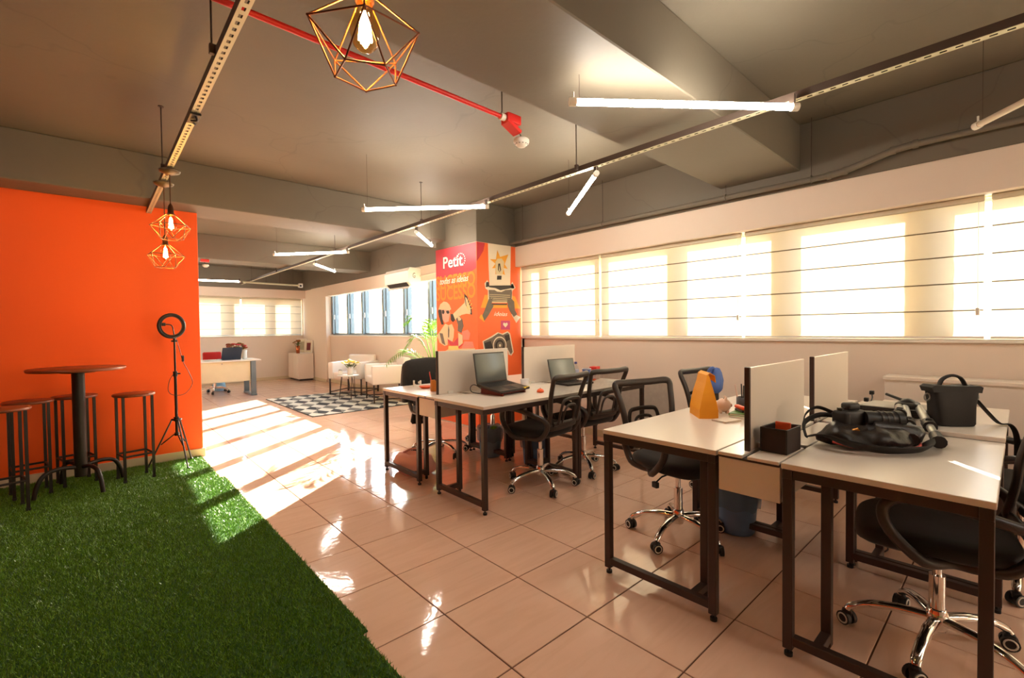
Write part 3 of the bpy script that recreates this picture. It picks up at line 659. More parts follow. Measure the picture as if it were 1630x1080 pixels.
# ---------------------------------------------------------------- red conduit, smoke detectors, grey pipe
rc = thing('red_conduit', 'bright red conduit pipe under the ceiling ending in a red junction box', 'pipe', (0.2, 2.14, 2.6))
m = MB(); m.cyl((-4.9, 2.14, 2.66), (1.885, 2.14, 2.572), .0135, n=12); build('pipe', m, M_red, rc, world=True)
m = MB(); m.cyl((1.865, 2.14, 2.572), (1.90, 2.14, 2.571), .021, n=12); build('clamp', m, M_whitegloss, rc, world=True)
m = MB(); m.cyl((1.88, 2.14, 2.59), (1.88, 2.14, ZC), .004, n=6); build('hanger_rod', m, M_raildark, rc, world=True)
m = MB(); m.rbox(1.90, 2.105, 2.545, 2.01, 2.175, 2.60, .006, 2); bx = build('junction_box', m, M_red, rc, world=True)
m = MB(); R = Matrix.Translation((1.955, 2.14, 2.527)) @ Matrix.Rotation(.42, 4, 'Y'); m.rbox(-.055, -.036, -.01, .06, .036, .012, .003, 1, R); build('hanging_cover', m, M_red, bx, world=True)
m = MB(); m.cyl((.31, 2.14, 2.608), (.365, 2.14, 2.606), .022, n=14); build('coupling', m, M_chrome, rc, world=True)
def detector(x, y, z, label, cord):
    r = thing('smoke_detector', label, 'smoke detector', (x, y, z))
    m = MB(); m.lathe([(0, -.028), (.026, -.027), (.032, -.02), (.045, -.012), (.05, 0), (.05, .014), (.044, .02), (0, .02)], 24); b = build('housing', m, M_whitegloss, r)
    m = MB()
    for k in range(12): a = 2*PI*k/12; m.box(*(Vector((.039*math.cos(a)-.004, .039*math.sin(a)-.004, -.016))), *(Vector((.039*math.cos(a)+.004, .039*math.sin(a)+.004, -.012))))
    build('vent_slot', m, M_black, b)
    m = MB(); m.tube([(0, 0, .018), (-.005, 0, .04), (-.02, 0, cord)], .004, 6); build('cable', m, M_black, r)
    return r
detector(2.04, 2.14, 2.458, 'white smoke detector hanging from the red junction box', .062)
r = detector(1.43, 9.2, 2.40, 'small white smoke detector under a red box beside the orange wall top', .06)
m = MB(); m.rbox(-.07, -.04, .058, .05, .04, .1, .004, 1); build('red_box', m, M_red, r)
gp = thing('grey_conduit', 'taupe painted conduit pipe with a bend running along above the window wall', 'pipe', (4.2, 0, 2.44))
m = MB(); m.tube([(4.2, 4.95, 2.43), (4.2, 3.1, 2.425), (4.2, 1.0, 2.42)], .022, 12); build('pipe', m, M_ceil, gp, world=True)
m = MB(); m.tube([(4.2, 1.0, 2.42), (4.2, .9, 2.43), (4.2, .62, 2.50), (4.2, .52, 2.51)], .024, 12); build('bend', m, M_ceil, gp, world=True)
m = MB(); m.tube([(4.2, .52, 2.51), (4.2, -3.9, 2.51)], .022, 12); build('pipe', m, M_ceil, gp, world=True)
for y, z in ((1.0, 2.42), (.90, 2.43), (.62, 2.50), (.50, 2.51)): m = MB(); m.cyl((4.2, y-.015, z), (4.2, y+.015, z), .029, n=12); build('coupling', m, M_ceil, gp, world=True)
for y in (3.12, 1.78, 1.12, 4.4):
    m = MB(); m.tube([(4.2+.027*math.cos(2*PI*k/12), y, 2.423+.027*math.sin(2*PI*k/12)) for k in range(12)], .005, 6, True); h = build('clamp', m, M_ceil, gp, world=True)
    m = MB(); m.cyl((4.2, y, 2.448), (4.2, y, 2.53 if 1.22 < y < 1.86 else ZC), .003, n=6); build('hanger_rod', m, M_raildark, h, world=True)
ac = thing('air_conditioner', 'white split air conditioner mounted above the far unshaded windows', 'air conditioner', (4.14, 7.5, 2.06))
m = MB(); prof = [(4.28, 2.05), (4.10, 2.05), (4.04, 2.11), (4.03, 2.30), (4.07, 2.36), (4.28, 2.36)]
m.prism([(x, 7.08, z) for x, z in prof], (0, .86, 0)); build('body', m, M_whitegloss, ac, world=True)
m = MB(); m.prism([(4.101, 7.16, 2.046), (4.039, 7.16, 2.108), (4.034, 7.16, 2.104), (4.096, 7.16, 2.042)], (0, .70, 0)); build('air_outlet', m, M_black, ac, world=True)
m = MB(); m.prism([(4.102, 7.14, 2.044), (4.072, 7.14, 2.004), (4.067, 7.14, 2.007), (4.096, 7.14, 2.047)], (0, .74, 0)); build('louvre', m, M_whitegloss, ac, world=True)
text_on('G', .05, .09, (4.12, 7.08, 2.18), (1, 0, 0), UZ, M_raildark, ac, 'logo', .002)
m = MB(); m.tube([(4.27, 7.08, 2.22), (4.265, 5.6, 2.26)], .012, 8); build('pipe_cover', m, M_wall, ac, world=True)
cp = thing('camera_pipe', 'pale conduit pipe above the far window ending at a security camera', 'pipe', (3.1, 11.75, 2.4))
m = MB(); m.cyl((2.5, 11.64, 2.39), (3.72, 11.78, 2.39), .022, n=10); build('pipe', m, M_rail, cp, world=True)
for k in range(4):
    f = .15+.25*k; m = MB(); m.cyl((2.5+1.22*f, 11.64+.14*f, 2.41), (2.5+1.22*f, 11.64+.14*f, ZC), .003, n=5); build('hanger_rod', m, M_raildark, cp, world=True)
sc_ = thing('security_camera', 'small white security camera at the end of the pale pipe', 'camera', (3.77, 11.79, 2.39))
m = MB(); m.rbox(-.045, -.05, -.05, .045, .05, .05, .012, 3); build('housing', m, M_whitegloss, sc_)
m = MB(); m.cyl((-.01, -.052, -.01), (-.01, -.047, -.01), .025, n=14); build('lens', m, M_black, sc_)

# ---------------------------------------------------------------- bar table and stools on the turf
bt = thing('bar_table', 'round wooden bar table with a thick dark post before the orange wall', 'bar table', (-.095, 5.15, 0))
m = MB(); m.lathe([(0, .982), (.296, .982), (.303, .99), (.303, 1.0), (.297, 1.006), (0, 1.006)], 40); build('tabletop', m, M_wood, bt)
M_post = mat('worn_black_post', srgb(38, 30, 24), .4, metal=.3, var=.4, scale=10)
m = MB(); m.cyl((0, 0, .12), (0, 0, .982), .041, n=24); build('post', m, M_post, bt)
m = MB(); m.cyl((0, 0, .965), (0, 0, .982), .11, n=24); build('top_plate', m, M_post, bt)
for k in range(4):
    a = .45+k*PI/2; c, s = math.cos(a), math.sin(a)
    m = MB(); m.tube(smooth_path([(.03*c, .03*s, .20), (.14*c, .14*s, .215), (.23*c, .23*s, .19), (.275*c, .275*s, .11), (.295*c, .295*s, .022)], 5), .0155, 10); build('leg', m, M_post, bt)
def stool(): 
    r = thing('bar_stool', '', 'bar stool', (0, 0, 0), 0, 'wooden bar stools')
    m = MB(); n = 28
    m.lathe([(0, .735), (.142, .735), (.148, .742), (.148, .752), (.143, .757), (0, .757)], n); build('seat', m, M_wood, r)
    h = .10
    for sx in (-1, 1):
        for sy in (-1, 1): m = MB(); m.box(sx*h-.009, sy*h-.009, .018, sx*h+.009, sy*h+.009, .735); l = build('leg', m, M_post, r); m = MB(); m.box(sx*h-.011, sy*h-.011, .012, sx*h+.011, sy*h+.011, .03); build('foot', m, M_black, l)
    for a, b in (((-h, -h), (h, -h)), ((h, -h), (h, h)), ((h, h), (-h, h)), ((-h, h), (-h, -h))): m = MB(); m.cyl((*a, .23), (*b, .23), .0085, n=8); build('rung', m, M_post, r)
    return r
s0 = stool(); s0['label'] = 'bar stool standing alone between the bar table and the ring light'; s0.location = (.255, 5.20, 0); s0.rotation_euler = (0, 0, .2)
dup(s0, (-.125, 5.42, 0), .24, 'bar stool behind the thick post of the bar table')
dup(s0, (-.39, 5.27, 0), .18, 'bar stool left of the bar table, seat in full view')
dup(s0, (-.49, 4.87, 0), .22, 'bar stool cut by the left edge of the photo')

# ---------------------------------------------------------------- ring light on a tripod
rl = thing('ring_light', 'black ring light on a telescopic tripod against the orange wall', 'ring light', (.56, 5.45, 0))
m = MB(); m.tube([(.0+.099*math.cos(2*PI*k/32), .006*math.cos(2*PI*k/32), 1.345+.108*math.sin(2*PI*k/32)) for k in range(32)], .0145, 10, True); build('ring', m, M_black, rl)
m = MB(); m.tube([(.082*math.cos(2*PI*k/32), -.01, 1.345+.09*math.sin(2*PI*k/32)) for k in range(32)], .004, 6, True); build('diffuser', m, M_raildark, rl)
m = MB(); m.tube(smooth_path([(.02, .012, 1.235), (.015, .015, 1.30), (.0, .015, 1.352), (-.06, .01, 1.36)], 4), .005, 6); m.rbox(-.075, -.005, 1.345, -.045, .02, 1.375, .003, 1); build('phone_holder', m, M_black, rl)
m = MB(); m.cyl((.02, .01, 1.19), (.02, .01, 1.235), .012, n=10); m.cyl((-.005, .01, 1.2), (.045, .01, 1.2), .008, n=8); build('ball_head', m, M_black, rl)
m = MB(); m.cyl((.02, .01, .86), (.02, .01, 1.2), .0085, n=10); build('upper_pole', m, M_post, rl)
m = MB(); m.cyl((.02, .01, .30), (.02, .01, .9), .0125, n=10); build('lower_pole', m, M_post, rl)
m = MB(); m.cyl((.02, .01, .86), (.02, .01, .91), .019, n=10); m.cyl((.02, .01, .885), (.06, .0, .885), .007, n=8); build('height_clamp', m, M_black, rl)
m = MB(); m.cyl((.02, .01, .43), (.02, .01, .47), .022, n=12); m.lathe([(0, .44), (.045, .44), (.045, .452), (0, .452)], 12, (.02, .01, 0)); build('leg_hub', m, M_black, rl)
for k in range(3):
    a = math.radians((-78, 42, 165)[k]); c, s = math.cos(a), math.sin(a); f = (.25, .17, .23)[k]
    m = MB(); m.tube([(.02+.035*c, .01+.035*s, .45), (.02+f*c, .01+f*s, .012)], .009, 8, flat=(1, .6)); l = build('leg', m, M_post, rl)
    m = MB(); m.cyl((.02+.012*c, .01+.012*s, .31), (.02+(f*.55)*c, .01+(f*.55)*s, .215), .006, n=6); build('brace', m, M_post, l)
    m = MB(); m.ell((.02+f*c, .01+f*s, .016), (.012, .012, .012), 8, 6); build('rubber_foot', m, M_black, l)
m = MB(); m.lathe([(0, .29), (.02, .29), (.02, .32), (0, .32)], 12, (.02, .01, 0)); build('slide_collar', m, M_black, rl)
m = MB(); m.tube(smooth_path([(.03, -.005, 1.24), (.06, -.01, 1.1), (.08, -.015, 1.0), (.13, -.015, .88), (.15, -.015, .78), (.09, -.015, .69), (0, -.015, .685), (-.04, -.015, .73), (-.03, -.015, .82), (.0, -.01, .88)], 5), .0028, 6); m.rbox(.07, -.025, 1.0, .09, -.008, 1.06, .003, 1); build('power_cable', m, M_black, rl)
# ---------------------------------------------------------------- office desks
def desk(x0, x1, y0, y1, inner, label, dz=0.0, ext=(True, False)):
    """inner: 'lo' if the cable trough is at the y0 side, else 'hi'"""
    r = thing('office_desk', label, 'desk', (x0, y0, 0), 0, 'white desks with dark steel frames')
    L, W, H = x1-x0, y1-y0, .75+dz; s = .034
    m = MB(); m.rbox(.001, 0, H-.022, L-.001, W, H, .0025, 2); build('desktop', m, M_white, r)
    a = H-.022
    for nm, c in (('apron', (0, .004, a-.036, L, .004+s, a)), ('apron', (0, W-.004-s, a-.036, L, W-.004, a)), ('cross_bar', (.004, .004+s, a-.036, .004+s, W-.004-s, a)), ('cross_bar', (L-.004-s, .004+s, a-.036, L-.004, W-.004-s, a))):
        m = MB(); m.rbox(*c, .002, 1); build(nm, m, M_frame, r)
    for xe in (.004, L-.004-s):
        for ye in (.004, W-.004-s):
            m = MB(); m.rbox(xe, ye, .03, xe+s, ye+s, a-.036, .002, 1); l = build('leg', m, M_frame, r)
            m = MB(); m.cyl((xe+s/2, ye+s/2, 0.0), (xe+s/2, ye+s/2, .014), .015, n=10); m.cyl((xe+s/2, ye+s/2, .014), (xe+s/2, ye+s/2, .03), .006, n=6); build('foot', m, M_black, l)
        m = MB(); m.rbox(xe, .004+s, .05, xe+s, W-.004-s, .05+s, .002, 1); build('floor_rail', m, M_frame, r)
    # inner support leg near the trough
    yi = .10 if inner == 'lo' else W-.10-s; xi = .13
    m = MB(); m.rbox(xi, yi, .03, xi+s, yi+s, a-.036, .002, 1); l = build('support_leg', m, M_frame, r)
    m = MB(); m.cyl((xi+s/2, yi+s/2, 0), (xi+s/2, yi+s/2, .03), .012, n=10); build('foot', m, M_black, l)
    m = MB(); R = Matrix.Translation((.06+s/2, yi+s/2, .067)); m.rbox(-.05, -s/2, -s/2, .055, s/2, s/2, .002, 1, R); build('short_rail', m, M_frame, r)
    return r
def trough(x0, x1, y0, y1, label):
    r = thing('cable_trough', label, 'cable tray', (x0, y0, 0), 0, 'cable troughs between facing desks')
    L, W = x1-x0, y1-y0
    m = MB(); m.rbox(.012, .006, .585, .028, W-.006, .727, .002, 1); build('end_panel', m, M_white, r)
    for y in (.006, W-.02): m = MB(); m.rbox(.03, y, .585, L-.02, y+.014, .715, .002, 1); build('side_panel', m, M_white, r)
    m = MB(); m.box(.03, .02, .585, L-.02, W-.02, .595); build('tray_floor', m, M_frame, r)
    m = MB(); m.rbox(.004, .006, .727, L-.004, W-.006, .736, .002, 1); build('under_plate', m, M_frame, r)
    # white lids left and right of a dark slot
    for a, b in ((0.0, .31), (.36, .97), (1.03, 1.31), (1.36, 1.99)):
        m = MB(); m.rbox(a+.002, .008, .736, b-.002, W*.52-.006, .75, .002, 1); build('lid', m, M_white, r)
        m = MB(); m.rbox(a+.002, W*.52+.014, .736, b-.002, W-.008, .75, .002, 1); build('lid', m, M_white, r)
    return r
def divider(x0, x1, y, label):
    r = thing('desk_divider', label, 'divider panel', (x0, y, .75), 0, 'white desk divider panels')
    m = MB(); m.rbox(.014, -.009, .0, x1-x0, .009, .352, .002, 1); build('panel', m, M_white, r)
    m = MB(); m.rbox(0, -.011, 0, .014, .011, .355, .002, 1); build('edge_profile', m, M_frame, r)
    for xx in (.10, x1-x0-.16): m = MB(); m.box(xx, -.018, 0, xx+.05, -.009, .02); m.box(xx, .009, 0, xx+.05, .018, .02); build('clamp', m, M_whitegloss, r)
    return r
desk(1.95, 2.95, .87, 1.46, 'lo', 'white desk holding the yellow paper bag')
desk(2.95, 3.95, .87, 1.46, 'lo', 'white desk by the window wall behind the blue cloth and pen holder')
desk(1.95, 2.95, .045, .62, 'hi', 'white desk in the right foreground with the camera and tripod on it')
desk(2.95, 3.95, .045, .62, 'hi', 'white desk carrying the black shoulder bag, slightly higher than its neighbour', .022)
desk(1.95, 2.95, 2.45, 3.06, 'hi', 'white desk with the open laptop on a red stand')
desk(2.95, 3.95, 2.45, 3.06, 'hi', 'white desk by the window wall with the second laptop and paper cup')
desk(1.95, 2.95, 3.31, 3.92, 'lo', 'white desk in the middle of the room above the pink bag')
desk(2.95, 3.95, 3.31, 3.92, 'lo', 'white desk right in front of the printed column')
trough(1.95, 3.95, .62, .87, 'cable trough with a pale end panel between the two near desk rows')
trough(1.95, 3.95, 3.06, 3.31, 'cable trough with a pale end panel between the desks by the column')
divider(2.03, 2.76, .775, 'pale divider panel beside the dark mesh cube')
divider(2.92, 3.67, .775, 'pale divider panel nearer the window wall on the near desk row')
divider(2.06, 2.83, 3.19, 'pale divider panel left of the open laptop, in front of the column')
divider(3.02, 3.78, 3.19, 'pale divider panel behind the second laptop')

# ---------------------------------------------------------------- mesh task chairs
M_ring = mat('caster_ring_white', srgb(226, 218, 204), .4)
def mesh_material():
    m = bpy.data.materials.new('chair_mesh_fabric'); m.use_nodes = True; t = m.node_tree; t.nodes.clear()
    d = t.nodes.new('ShaderNodeBsdfDiffuse'); d.inputs[0].default_value = srgb(46, 40, 34)
    p = t.nodes.new('ShaderNodeBsdfTransparent'); tc = t.nodes.new('ShaderNodeTexCoord'); n = t.nodes.new('ShaderNodeTexNoise'); n.inputs['Scale'].default_value = 30
    mr = t.nodes.new('ShaderNodeMapRange'); mr.inputs[3].default_value = .46; mr.inputs[4].default_value = .60
    t.links.new(tc.outputs['Object'], n.inputs['Vector']); t.links.new(n.outputs['Fac'], mr.inputs[0])
    x = t.nodes.new('ShaderNodeMixShader'); o = t.nodes.new('ShaderNodeOutputMaterial'); t.links.new(mr.outputs[0], x.inputs[0])
    t.links.new(d.outputs[0], x.inputs[1]); t.links.new(p.outputs[0], x.inputs[2]); t.links.new(x.outputs[0], o.inputs[0]); return m
M_mesh = mesh_material()
M_plast = mat('chair_plastic', srgb(52, 42, 36), .38, var=.06, scale=20)
def superellipse(a, b, e, n):
    out = []
    for k in range(n):
        t = 2*PI*k/n; c, s = math.cos(t), math.sin(t)
        out.append((a*math.copysign(abs(c)**e, c), b*math.copysign(abs(s)**e, s)))
    return out
def back_y(z): return -.205-.05*math.sin(PI*min(1, max(0, (z-.5)/.3))*.5) - max(0, z-.76)*.34
def back_hw(z):
    t = (z-.53)/.39
    return .175+.05*min(1, t*1.2)+.012*max(0, t-.8)/.2
def make_chair():
    r = thing('office_chair', '', 'office chair', (0, 0, 0), 0, 'black mesh task chairs with chrome star bases')
    m = MB(); m.lathe([(0, .085), (.03, .085), (.034, .1), (.036, .14), (.03, .165), (.027, .17), (0, .17)], 20); hub = build('base_hub', m, M_chrome, r)
    for k in range(5):
        a = 2*PI*k/5+.35; c, s = math.cos(a), math.sin(a)
        m = MB(); m.tube(smooth_path([(.02*c, .02*s, .128), (.12*c, .12*s, .127), (.21*c, .21*s, .112), (.27*c, .27*s, .082), (.283*c, .283*s, .066)], 4), [.021]*5+[.019]*4+[.018]*4+[.016]*4, 10, up=(0, 0, 1), flat=(.8, 1)); arm = build('base_leg', m, M_chrome, r)
        px, py = .285*c, .285*s; m = MB(); b = a+.9; ax = Vector((math.cos(b), math.sin(b), 0)); ce = Vector((px, py, .029))
        m.cyl(ce-ax*.024, ce-ax*.008, .028, n=16); m.cyl(ce+ax*.008, ce+ax*.024, .028, n=16); m.cyl(ce-ax*.01, ce+ax*.01, .016, n=10); m.cyl((px, py, .04), (px, py, .075), .009, n=8); m.rbox(px-.018, py-.018, .035, px+.018, py+.018, .062, .008, 2); ca = build('caster', m, M_black, arm)
        for sg in (-1, 1):
            m = MB(); m.tube([ce+ax*(.0245*sg)+(Vector((0, 0, 1))*math.sin(2*PI*j/16)+ax.cross(Vector((0, 0, 1)))*math.cos(2*PI*j/16))*.019 for j in range(16)], .0033, 5, True); build('caster_ring', m, M_ring, arm)
    m = MB(); m.cyl((0, 0, .165), (0, 0, .30), .0255, n=18); build('lift_cover', m, M_chrome, r)
    m = MB(); m.cyl((0, 0, .30), (0, 0, .42), .0145, n=14); build('gas_lift', m, M_chrome, r)
    m = MB(); m.rbox(-.09, -.10, .405, .09, .12, .44, .01, 2); mc = build('mechanism', m, M_black, r)
    m = MB(); m.tube([(.08, .05, .42), (.19, .06, .41), (.235, .06, .385)], .005, 6); m.rbox(.225, .04, .355, .25, .08, .39, .006, 2); build('lever', m, M_black, mc)
    rings = []
    for z, k in ((.438, .78), (.443, .92), (.457, .985), (.478, 1.0), (.497, .975), (.507, .90), (.511, .75), (.508, .4), (.506, .02)):
        ring = []
        for (x, y) in superellipse(.245, .24, .55, 36):
            zz = z-(max(0, y*k-.12)**2)*1.4*(z > .44)
            ring.append((x*k, y*k+.02, zz))
        rings.append(ring)
    m = MB(); m.loft(rings); build('seat', m, M_fabric, r)
    # back frame
    zs = [.53, .59, .66, .73, .80, .86, .895]
    Lp = [(-back_hw(z), back_y(z), z) for z in zs]; Rp = [(back_hw(z), back_y(z), z) for z in zs]
    tw = back_hw(.895)
    top = [(-tw*.9, back_y(.91)-.008, .915), (-tw*.4, back_y(.91)-.022, .912), (tw*.4, back_y(.91)-.022, .912), (tw*.9, back_y(.91)-.008, .915)]
    loop = Lp+top+Rp[::-1]+[(.14, back_y(.52)-.018, .522), (0, back_y(.52)-.024, .52), (-.14, back_y(.52)-.018, .522)]
    m = MB(); m.tube(smooth_path(loop, 4, True), .021, 8, True, up=(0, 1, 0), flat=(.7, 1.1)); bf = build('back_frame', m, M_plast, r)
    def bk(u, v):
        z = .535+.37*v; h = back_hw(z)-.008; x = (2*u-1)*h
        return (x, back_y(z)-.026*(1-(2*u-1)**2)+.004, z)
    m = MB(); m.grid(bk, 14, 14); build('mesh_back', m, M_mesh, r)
    for w, zt, rr in ((.125, .74, .012), (.075, .69, .009)):
        p = [(-w, back_y(.56)-.045, .555), (-w*1.02, back_y(.62)-.05, .63), (-w*.9, back_y(zt)-.05, zt-.02), (-w*.5, back_y(zt)-.052, zt), (w*.5, back_y(zt)-.052, zt), (w*.9, back_y(zt)-.05, zt-.02), (w*1.02, back_y(.62)-.05, .63), (w, back_y(.56)-.045, .555)]
        m = MB(); m.tube(smooth_path(p, 4), rr, 8, up=(0, 1, 0), flat=(.7, 1.2)); build('lumbar_loop', m, M_plast, r)
    m = MB(); m.tube([(-.17, back_y(.56)-.03, .555), (0, back_y(.56)-.05, .555), (.17, back_y(.56)-.03, .555)], .013, 8, up=(0, 1, 0), flat=(.7, 1.4)); build('lumbar_bar', m, M_plast, r)
    for s in (-1, 1):
        p = [(s*.20, -.02, .432), (s*.262, .06, .44), (s*.272, .15, .53), (s*.272, .17, .61), (s*.272, .12, .655), (s*.272, .0, .655), (s*.265, -.13, .625), (s*.235, -.215, .59), (s*.215, -.225, .53), (s*.215, -.17, .45), (s*.205, -.09, .432)]
        m = MB(); m.tube(smooth_path(p, 4, True), .023, 8, True, up=(s, 0, 0), flat=(.95, .85)); build('armrest', m, M_plast, r)
    return r
ch = make_chair(); ch['label'] = 'black mesh chair with chrome base at the laptop desk, nearest the camera of its pair'; ch.location = (2.67, 2.62, 0); ch.rotation_euler = (0, 0, .14)
dup(ch, (3.27, 2.66, 0), -.05, 'black mesh chair tucked at the second laptop desk by the window')
dup(ch, (2.62, 1.40, 0), PI-.28, 'black mesh chair behind the desk with the yellow bag, seat under the desk edge')
dup(ch, (3.66, 1.50, 0), PI-.1, 'black mesh chair with the blue cloth hung on its back')
dup(ch, (2.42, .215, 0), .17, 'black mesh chair in the right foreground pulled under the tripod desk')
dup(ch, (3.35, .0, 0), .25, 'black mesh chair at the right edge beyond the foreground chair')
dup(ch, (2.62, 4.02, 0), PI-.05, 'black mesh chair under the dark jacket at the middle desk')
dup(ch, (3.36, 4.05, 0), PI+.1, 'black mesh chair between the desk and the printed column')
# ---------------------------------------------------------------- things on and around the desks
def blob(m, rings, nz=.0, sc=8.0, seed=0):
    out = []
    for r in rings:
        q = []
        for p in r:
            v = Vector(p); d = noise.noise_vector(v*sc+Vector((seed, seed*2, 0)))*nz; q.append(v+Vector((d.x, d.y, d.z*.6)))
        out.append(q)
    return m.loft(out)
def ring(cx, cy, z, a, b, rot=0, e=.8, n=28):
    c, s = math.cos(rot), math.sin(rot)
    return [(cx+x*c-y*s, cy+x*s+y*c, z) for x, y in superellipse(a, b, e, n)]
# yellow paper bag
M_ybag = mat('yellow_paper', srgb(238, 160, 20), .55, var=.06, scale=8, bump=.1, bscale=25)
yb = thing('paper_bag', 'bright yellow folded-top paper bag standing on a white desk', 'bag', (2.67, 1.265, .75), .72)
def ybag_ring(z, L, W, n=7):
    P = []
    for k in range(n): P.append((-L+2*L*k/n, -W, z))
    for k in range(n): P.append((L, -W+2*W*k/n, z))
    for k in range(n): P.append((L-2*L*k/n, W, z))
    for k in range(n): P.append((-L, W-2*W*k/n, z))
    return P
m = MB(); m.loft([ybag_ring(0, .10, .052), ybag_ring(.05, .104, .05), ybag_ring(.10, .104, .04), ybag_ring(.15, .10, .029), ybag_ring(.20, .095, .014), ybag_ring(.25, .09, .005)], sm=False); build('bag_body', m, M_ybag, yb)
m = MB(); m.add([(-.09, .005, .246), (.09, .005, .246), (.09, -.012, .26), (-.09, -.012, .26), (.09, -.036, .245), (-.09, -.036, .245), (.088, -.042, .222), (-.088, -.042, .205)], [(0, 1, 2, 3), (3, 2, 4, 5), (5, 4, 6, 7)]); o = build('folded_top', m, M_ybag, yb)
md = o.modifiers.new('s', 'SOLIDIFY'); md.thickness = .003
for s in (-1, 1): m = MB(); m.tube([(s*.10, -.052, .004), (s*.104, -.05, .05), (s*.104, -.04, .10), (s*.10, -.029, .15), (s*.09, -.006, .24)], .0022, 5); build('side_fold', m, M_ybag, yb)
# piggy bank, books, pens, cloth
M_clay = mat('pale_ceramic', srgb(224, 190, 164), .3)
pg = thing('piggy_bank', 'pale round animal-shaped coin bank beside the yellow bag', 'coin bank', (2.84, 1.22, .75), .6)
m = MB(); m.ell((0, 0, .048), (.042, .042, .042), 18, 12); build('body', m, M_clay, pg)
for s in (-1, 1): m = MB(); m.cyl((s*.022, -.008, .08), (s*.026, -.012, .102), .011, .003, 8); build('ear', m, M_clay, pg)
m = MB(); m.ell((0, -.042, .048), (.014, .008, .011), 10, 6); build('snout', m, mat('snout_pink', srgb(208, 150, 130), .4), pg)
for x in (-.02, .02):
    for y in (-.02, .02): m = MB(); m.cyl((x, y, 0), (x, y, .02), .009, n=8); build('foot', m, M_clay, pg)
m = MB(); m.box(-.014, -.002, .0885, .014, .002, .091); build('coin_slot', m, M_black, pg)
def book(loc, rz, L, W, H, col, label):
    r = thing('book', label, 'book', loc, rz, 'books lying on the desks')
    m = MB(); m.box(-L/2+.003, -W/2+.002, .003, L/2-.003, W/2-.004, H-.003); build('pages', m, M_paper, r)
    cm = mat('cover_'+label.replace(' ', '_')[:24], col, .45)
    m = MB(); m.box(-L/2, -W/2, 0, L/2, W/2, .003); m.box(-L/2, -W/2, H-.003, L/2, W/2, H); m.box(-L/2, W/2-.003, .003, L/2, W/2, H-.003); build('cover', m, cm, r)
book((2.77, 1.09, .75), .3, .17, .11, .016, srgb(232, 226, 206), 'white book under the green notebook by the pen holder')
book((2.775, 1.092, .766), .1, .15, .09, .014, srgb(86, 130, 50), 'green and yellow edged notebook lying by the pen holder')
book((2.60, 1.10, .75), -.3, .13, .09, .01, srgb(222, 206, 186), 'thin cream notebook lying in front of the yellow bag')
st = thing('stapler', 'orange red stapler lying on the green notebook', 'stapler', (2.79, 1.10, .78), .8)
m = MB(); m.rbox(-.05, -.013, 0, .05, .013, .012, .003, 1); build('base', m, M_black, st)
m = MB(); m.rbox(-.055, -.014, .014, .055, .014, .034, .008, 3); build('arm', m, mat('stapler_orange', srgb(226, 82, 40), .35), st)
def pen_pot(loc, label, pens, col):
    r = thing('pen_holder', label, 'pen holder', loc)
    pm = mat('pot_'+label[:10].replace(' ', '_'), col, .45)
    m = MB(); m.lathe([(0, 0), (.036, 0), (.038, .006), (.038, .095), (.035, .095), (.035, .008), (0, .008)], 18); build('cup', m, pm, r)
    for k, (a, c) in enumerate(pens):
        m = MB(); m.cyl((.018*math.cos(a), .018*math.sin(a), .012), (.045*math.cos(a), .045*math.sin(a), .16+.01*(k % 3)), .004, n=7); build('pen', m, mat('pen_%d%d%d' % tuple(int(q*99) for q in c[:3]), c, .4), r)
pen_pot((2.93, 1.14, .75), 'black mesh pen holder with pens behind the divider edge', [(.3, srgb(30, 30, 34)), (1.9, srgb(222, 190, 170)), (3.3, srgb(40, 40, 40)), (4.8, srgb(200, 60, 40))], srgb(46, 40, 38))
bc = thing('blue_cloth', 'blue cloth cap hung on the mesh chair back', 'cloth', (3.72, 1.66, .84))
M_blue = mat('blue_cloth', srgb(84, 112, 178), .85, var=.15, bump=.15, bscale=40)
m = MB(); blob(m, [ring(0, 0, -.09, .10, .035, .3), ring(0, 0, -.07, .12, .05, .3), ring(0, 0, 0, .115, .055, .3), ring(0, 0, .06, .09, .045, .3), ring(0, 0, .095, .05, .03, .3), ring(0, 0, .105, .01, .008, .3)], .012, 10); build('crown', m, M_blue, bc)
m = MB(); m.tube(smooth_path([(-.10, .03, .02), (-.12, .0, .09), (-.09, -.02, .11), (-.07, 0, .06)], 4), .012, 8); build('knot', m, M_blue, bc)
# dark mesh cube
cb = thing('desk_organizer', 'dark brown mesh cube organizer standing on the trough lid', 'organizer', (2.155, .685, .75), -.05)
M_cube = mat('dark_mesh_metal', srgb(48, 32, 26), .5, metal=.3, var=.3, scale=160, bump=.25, bscale=300)
for c in ((-.075, -.05, 0, -.07, .05, .10), (.07, -.05, 0, .075, .05, .10), (-.07, -.05, 0, .07, -.046, .10), (-.07, .046, 0, .07, .05, .10), (-.07, -.046, 0, .07, .046, .004)): m = MB(); m.box(*c); build('side', m, M_cube, cb)
m = MB()
for p, q in (((-.075, -.05, .1), (.075, -.05, .1)), ((.075, -.05, .1), (.075, .05, .1)), ((.075, .05, .1), (-.075, .05, .1)), ((-.075, .05, .1), (-.075, -.05, .1)), ((-.075, -.05, .002), (-.075, -.05, .1)), ((-.075, .05, .002), (-.075, .05, .1)), ((-.075, -.05, .003), (-.075, .05, .003))): m.cyl(p, q, .003, n=6)
build('rim', m, M_black, cb)
m = MB(); m.rbox(.02, -.03, .01, .03, .03, .115, .002, 1); build('orange_note', m, mat('note_orange', srgb(226, 88, 40), .6), cb)
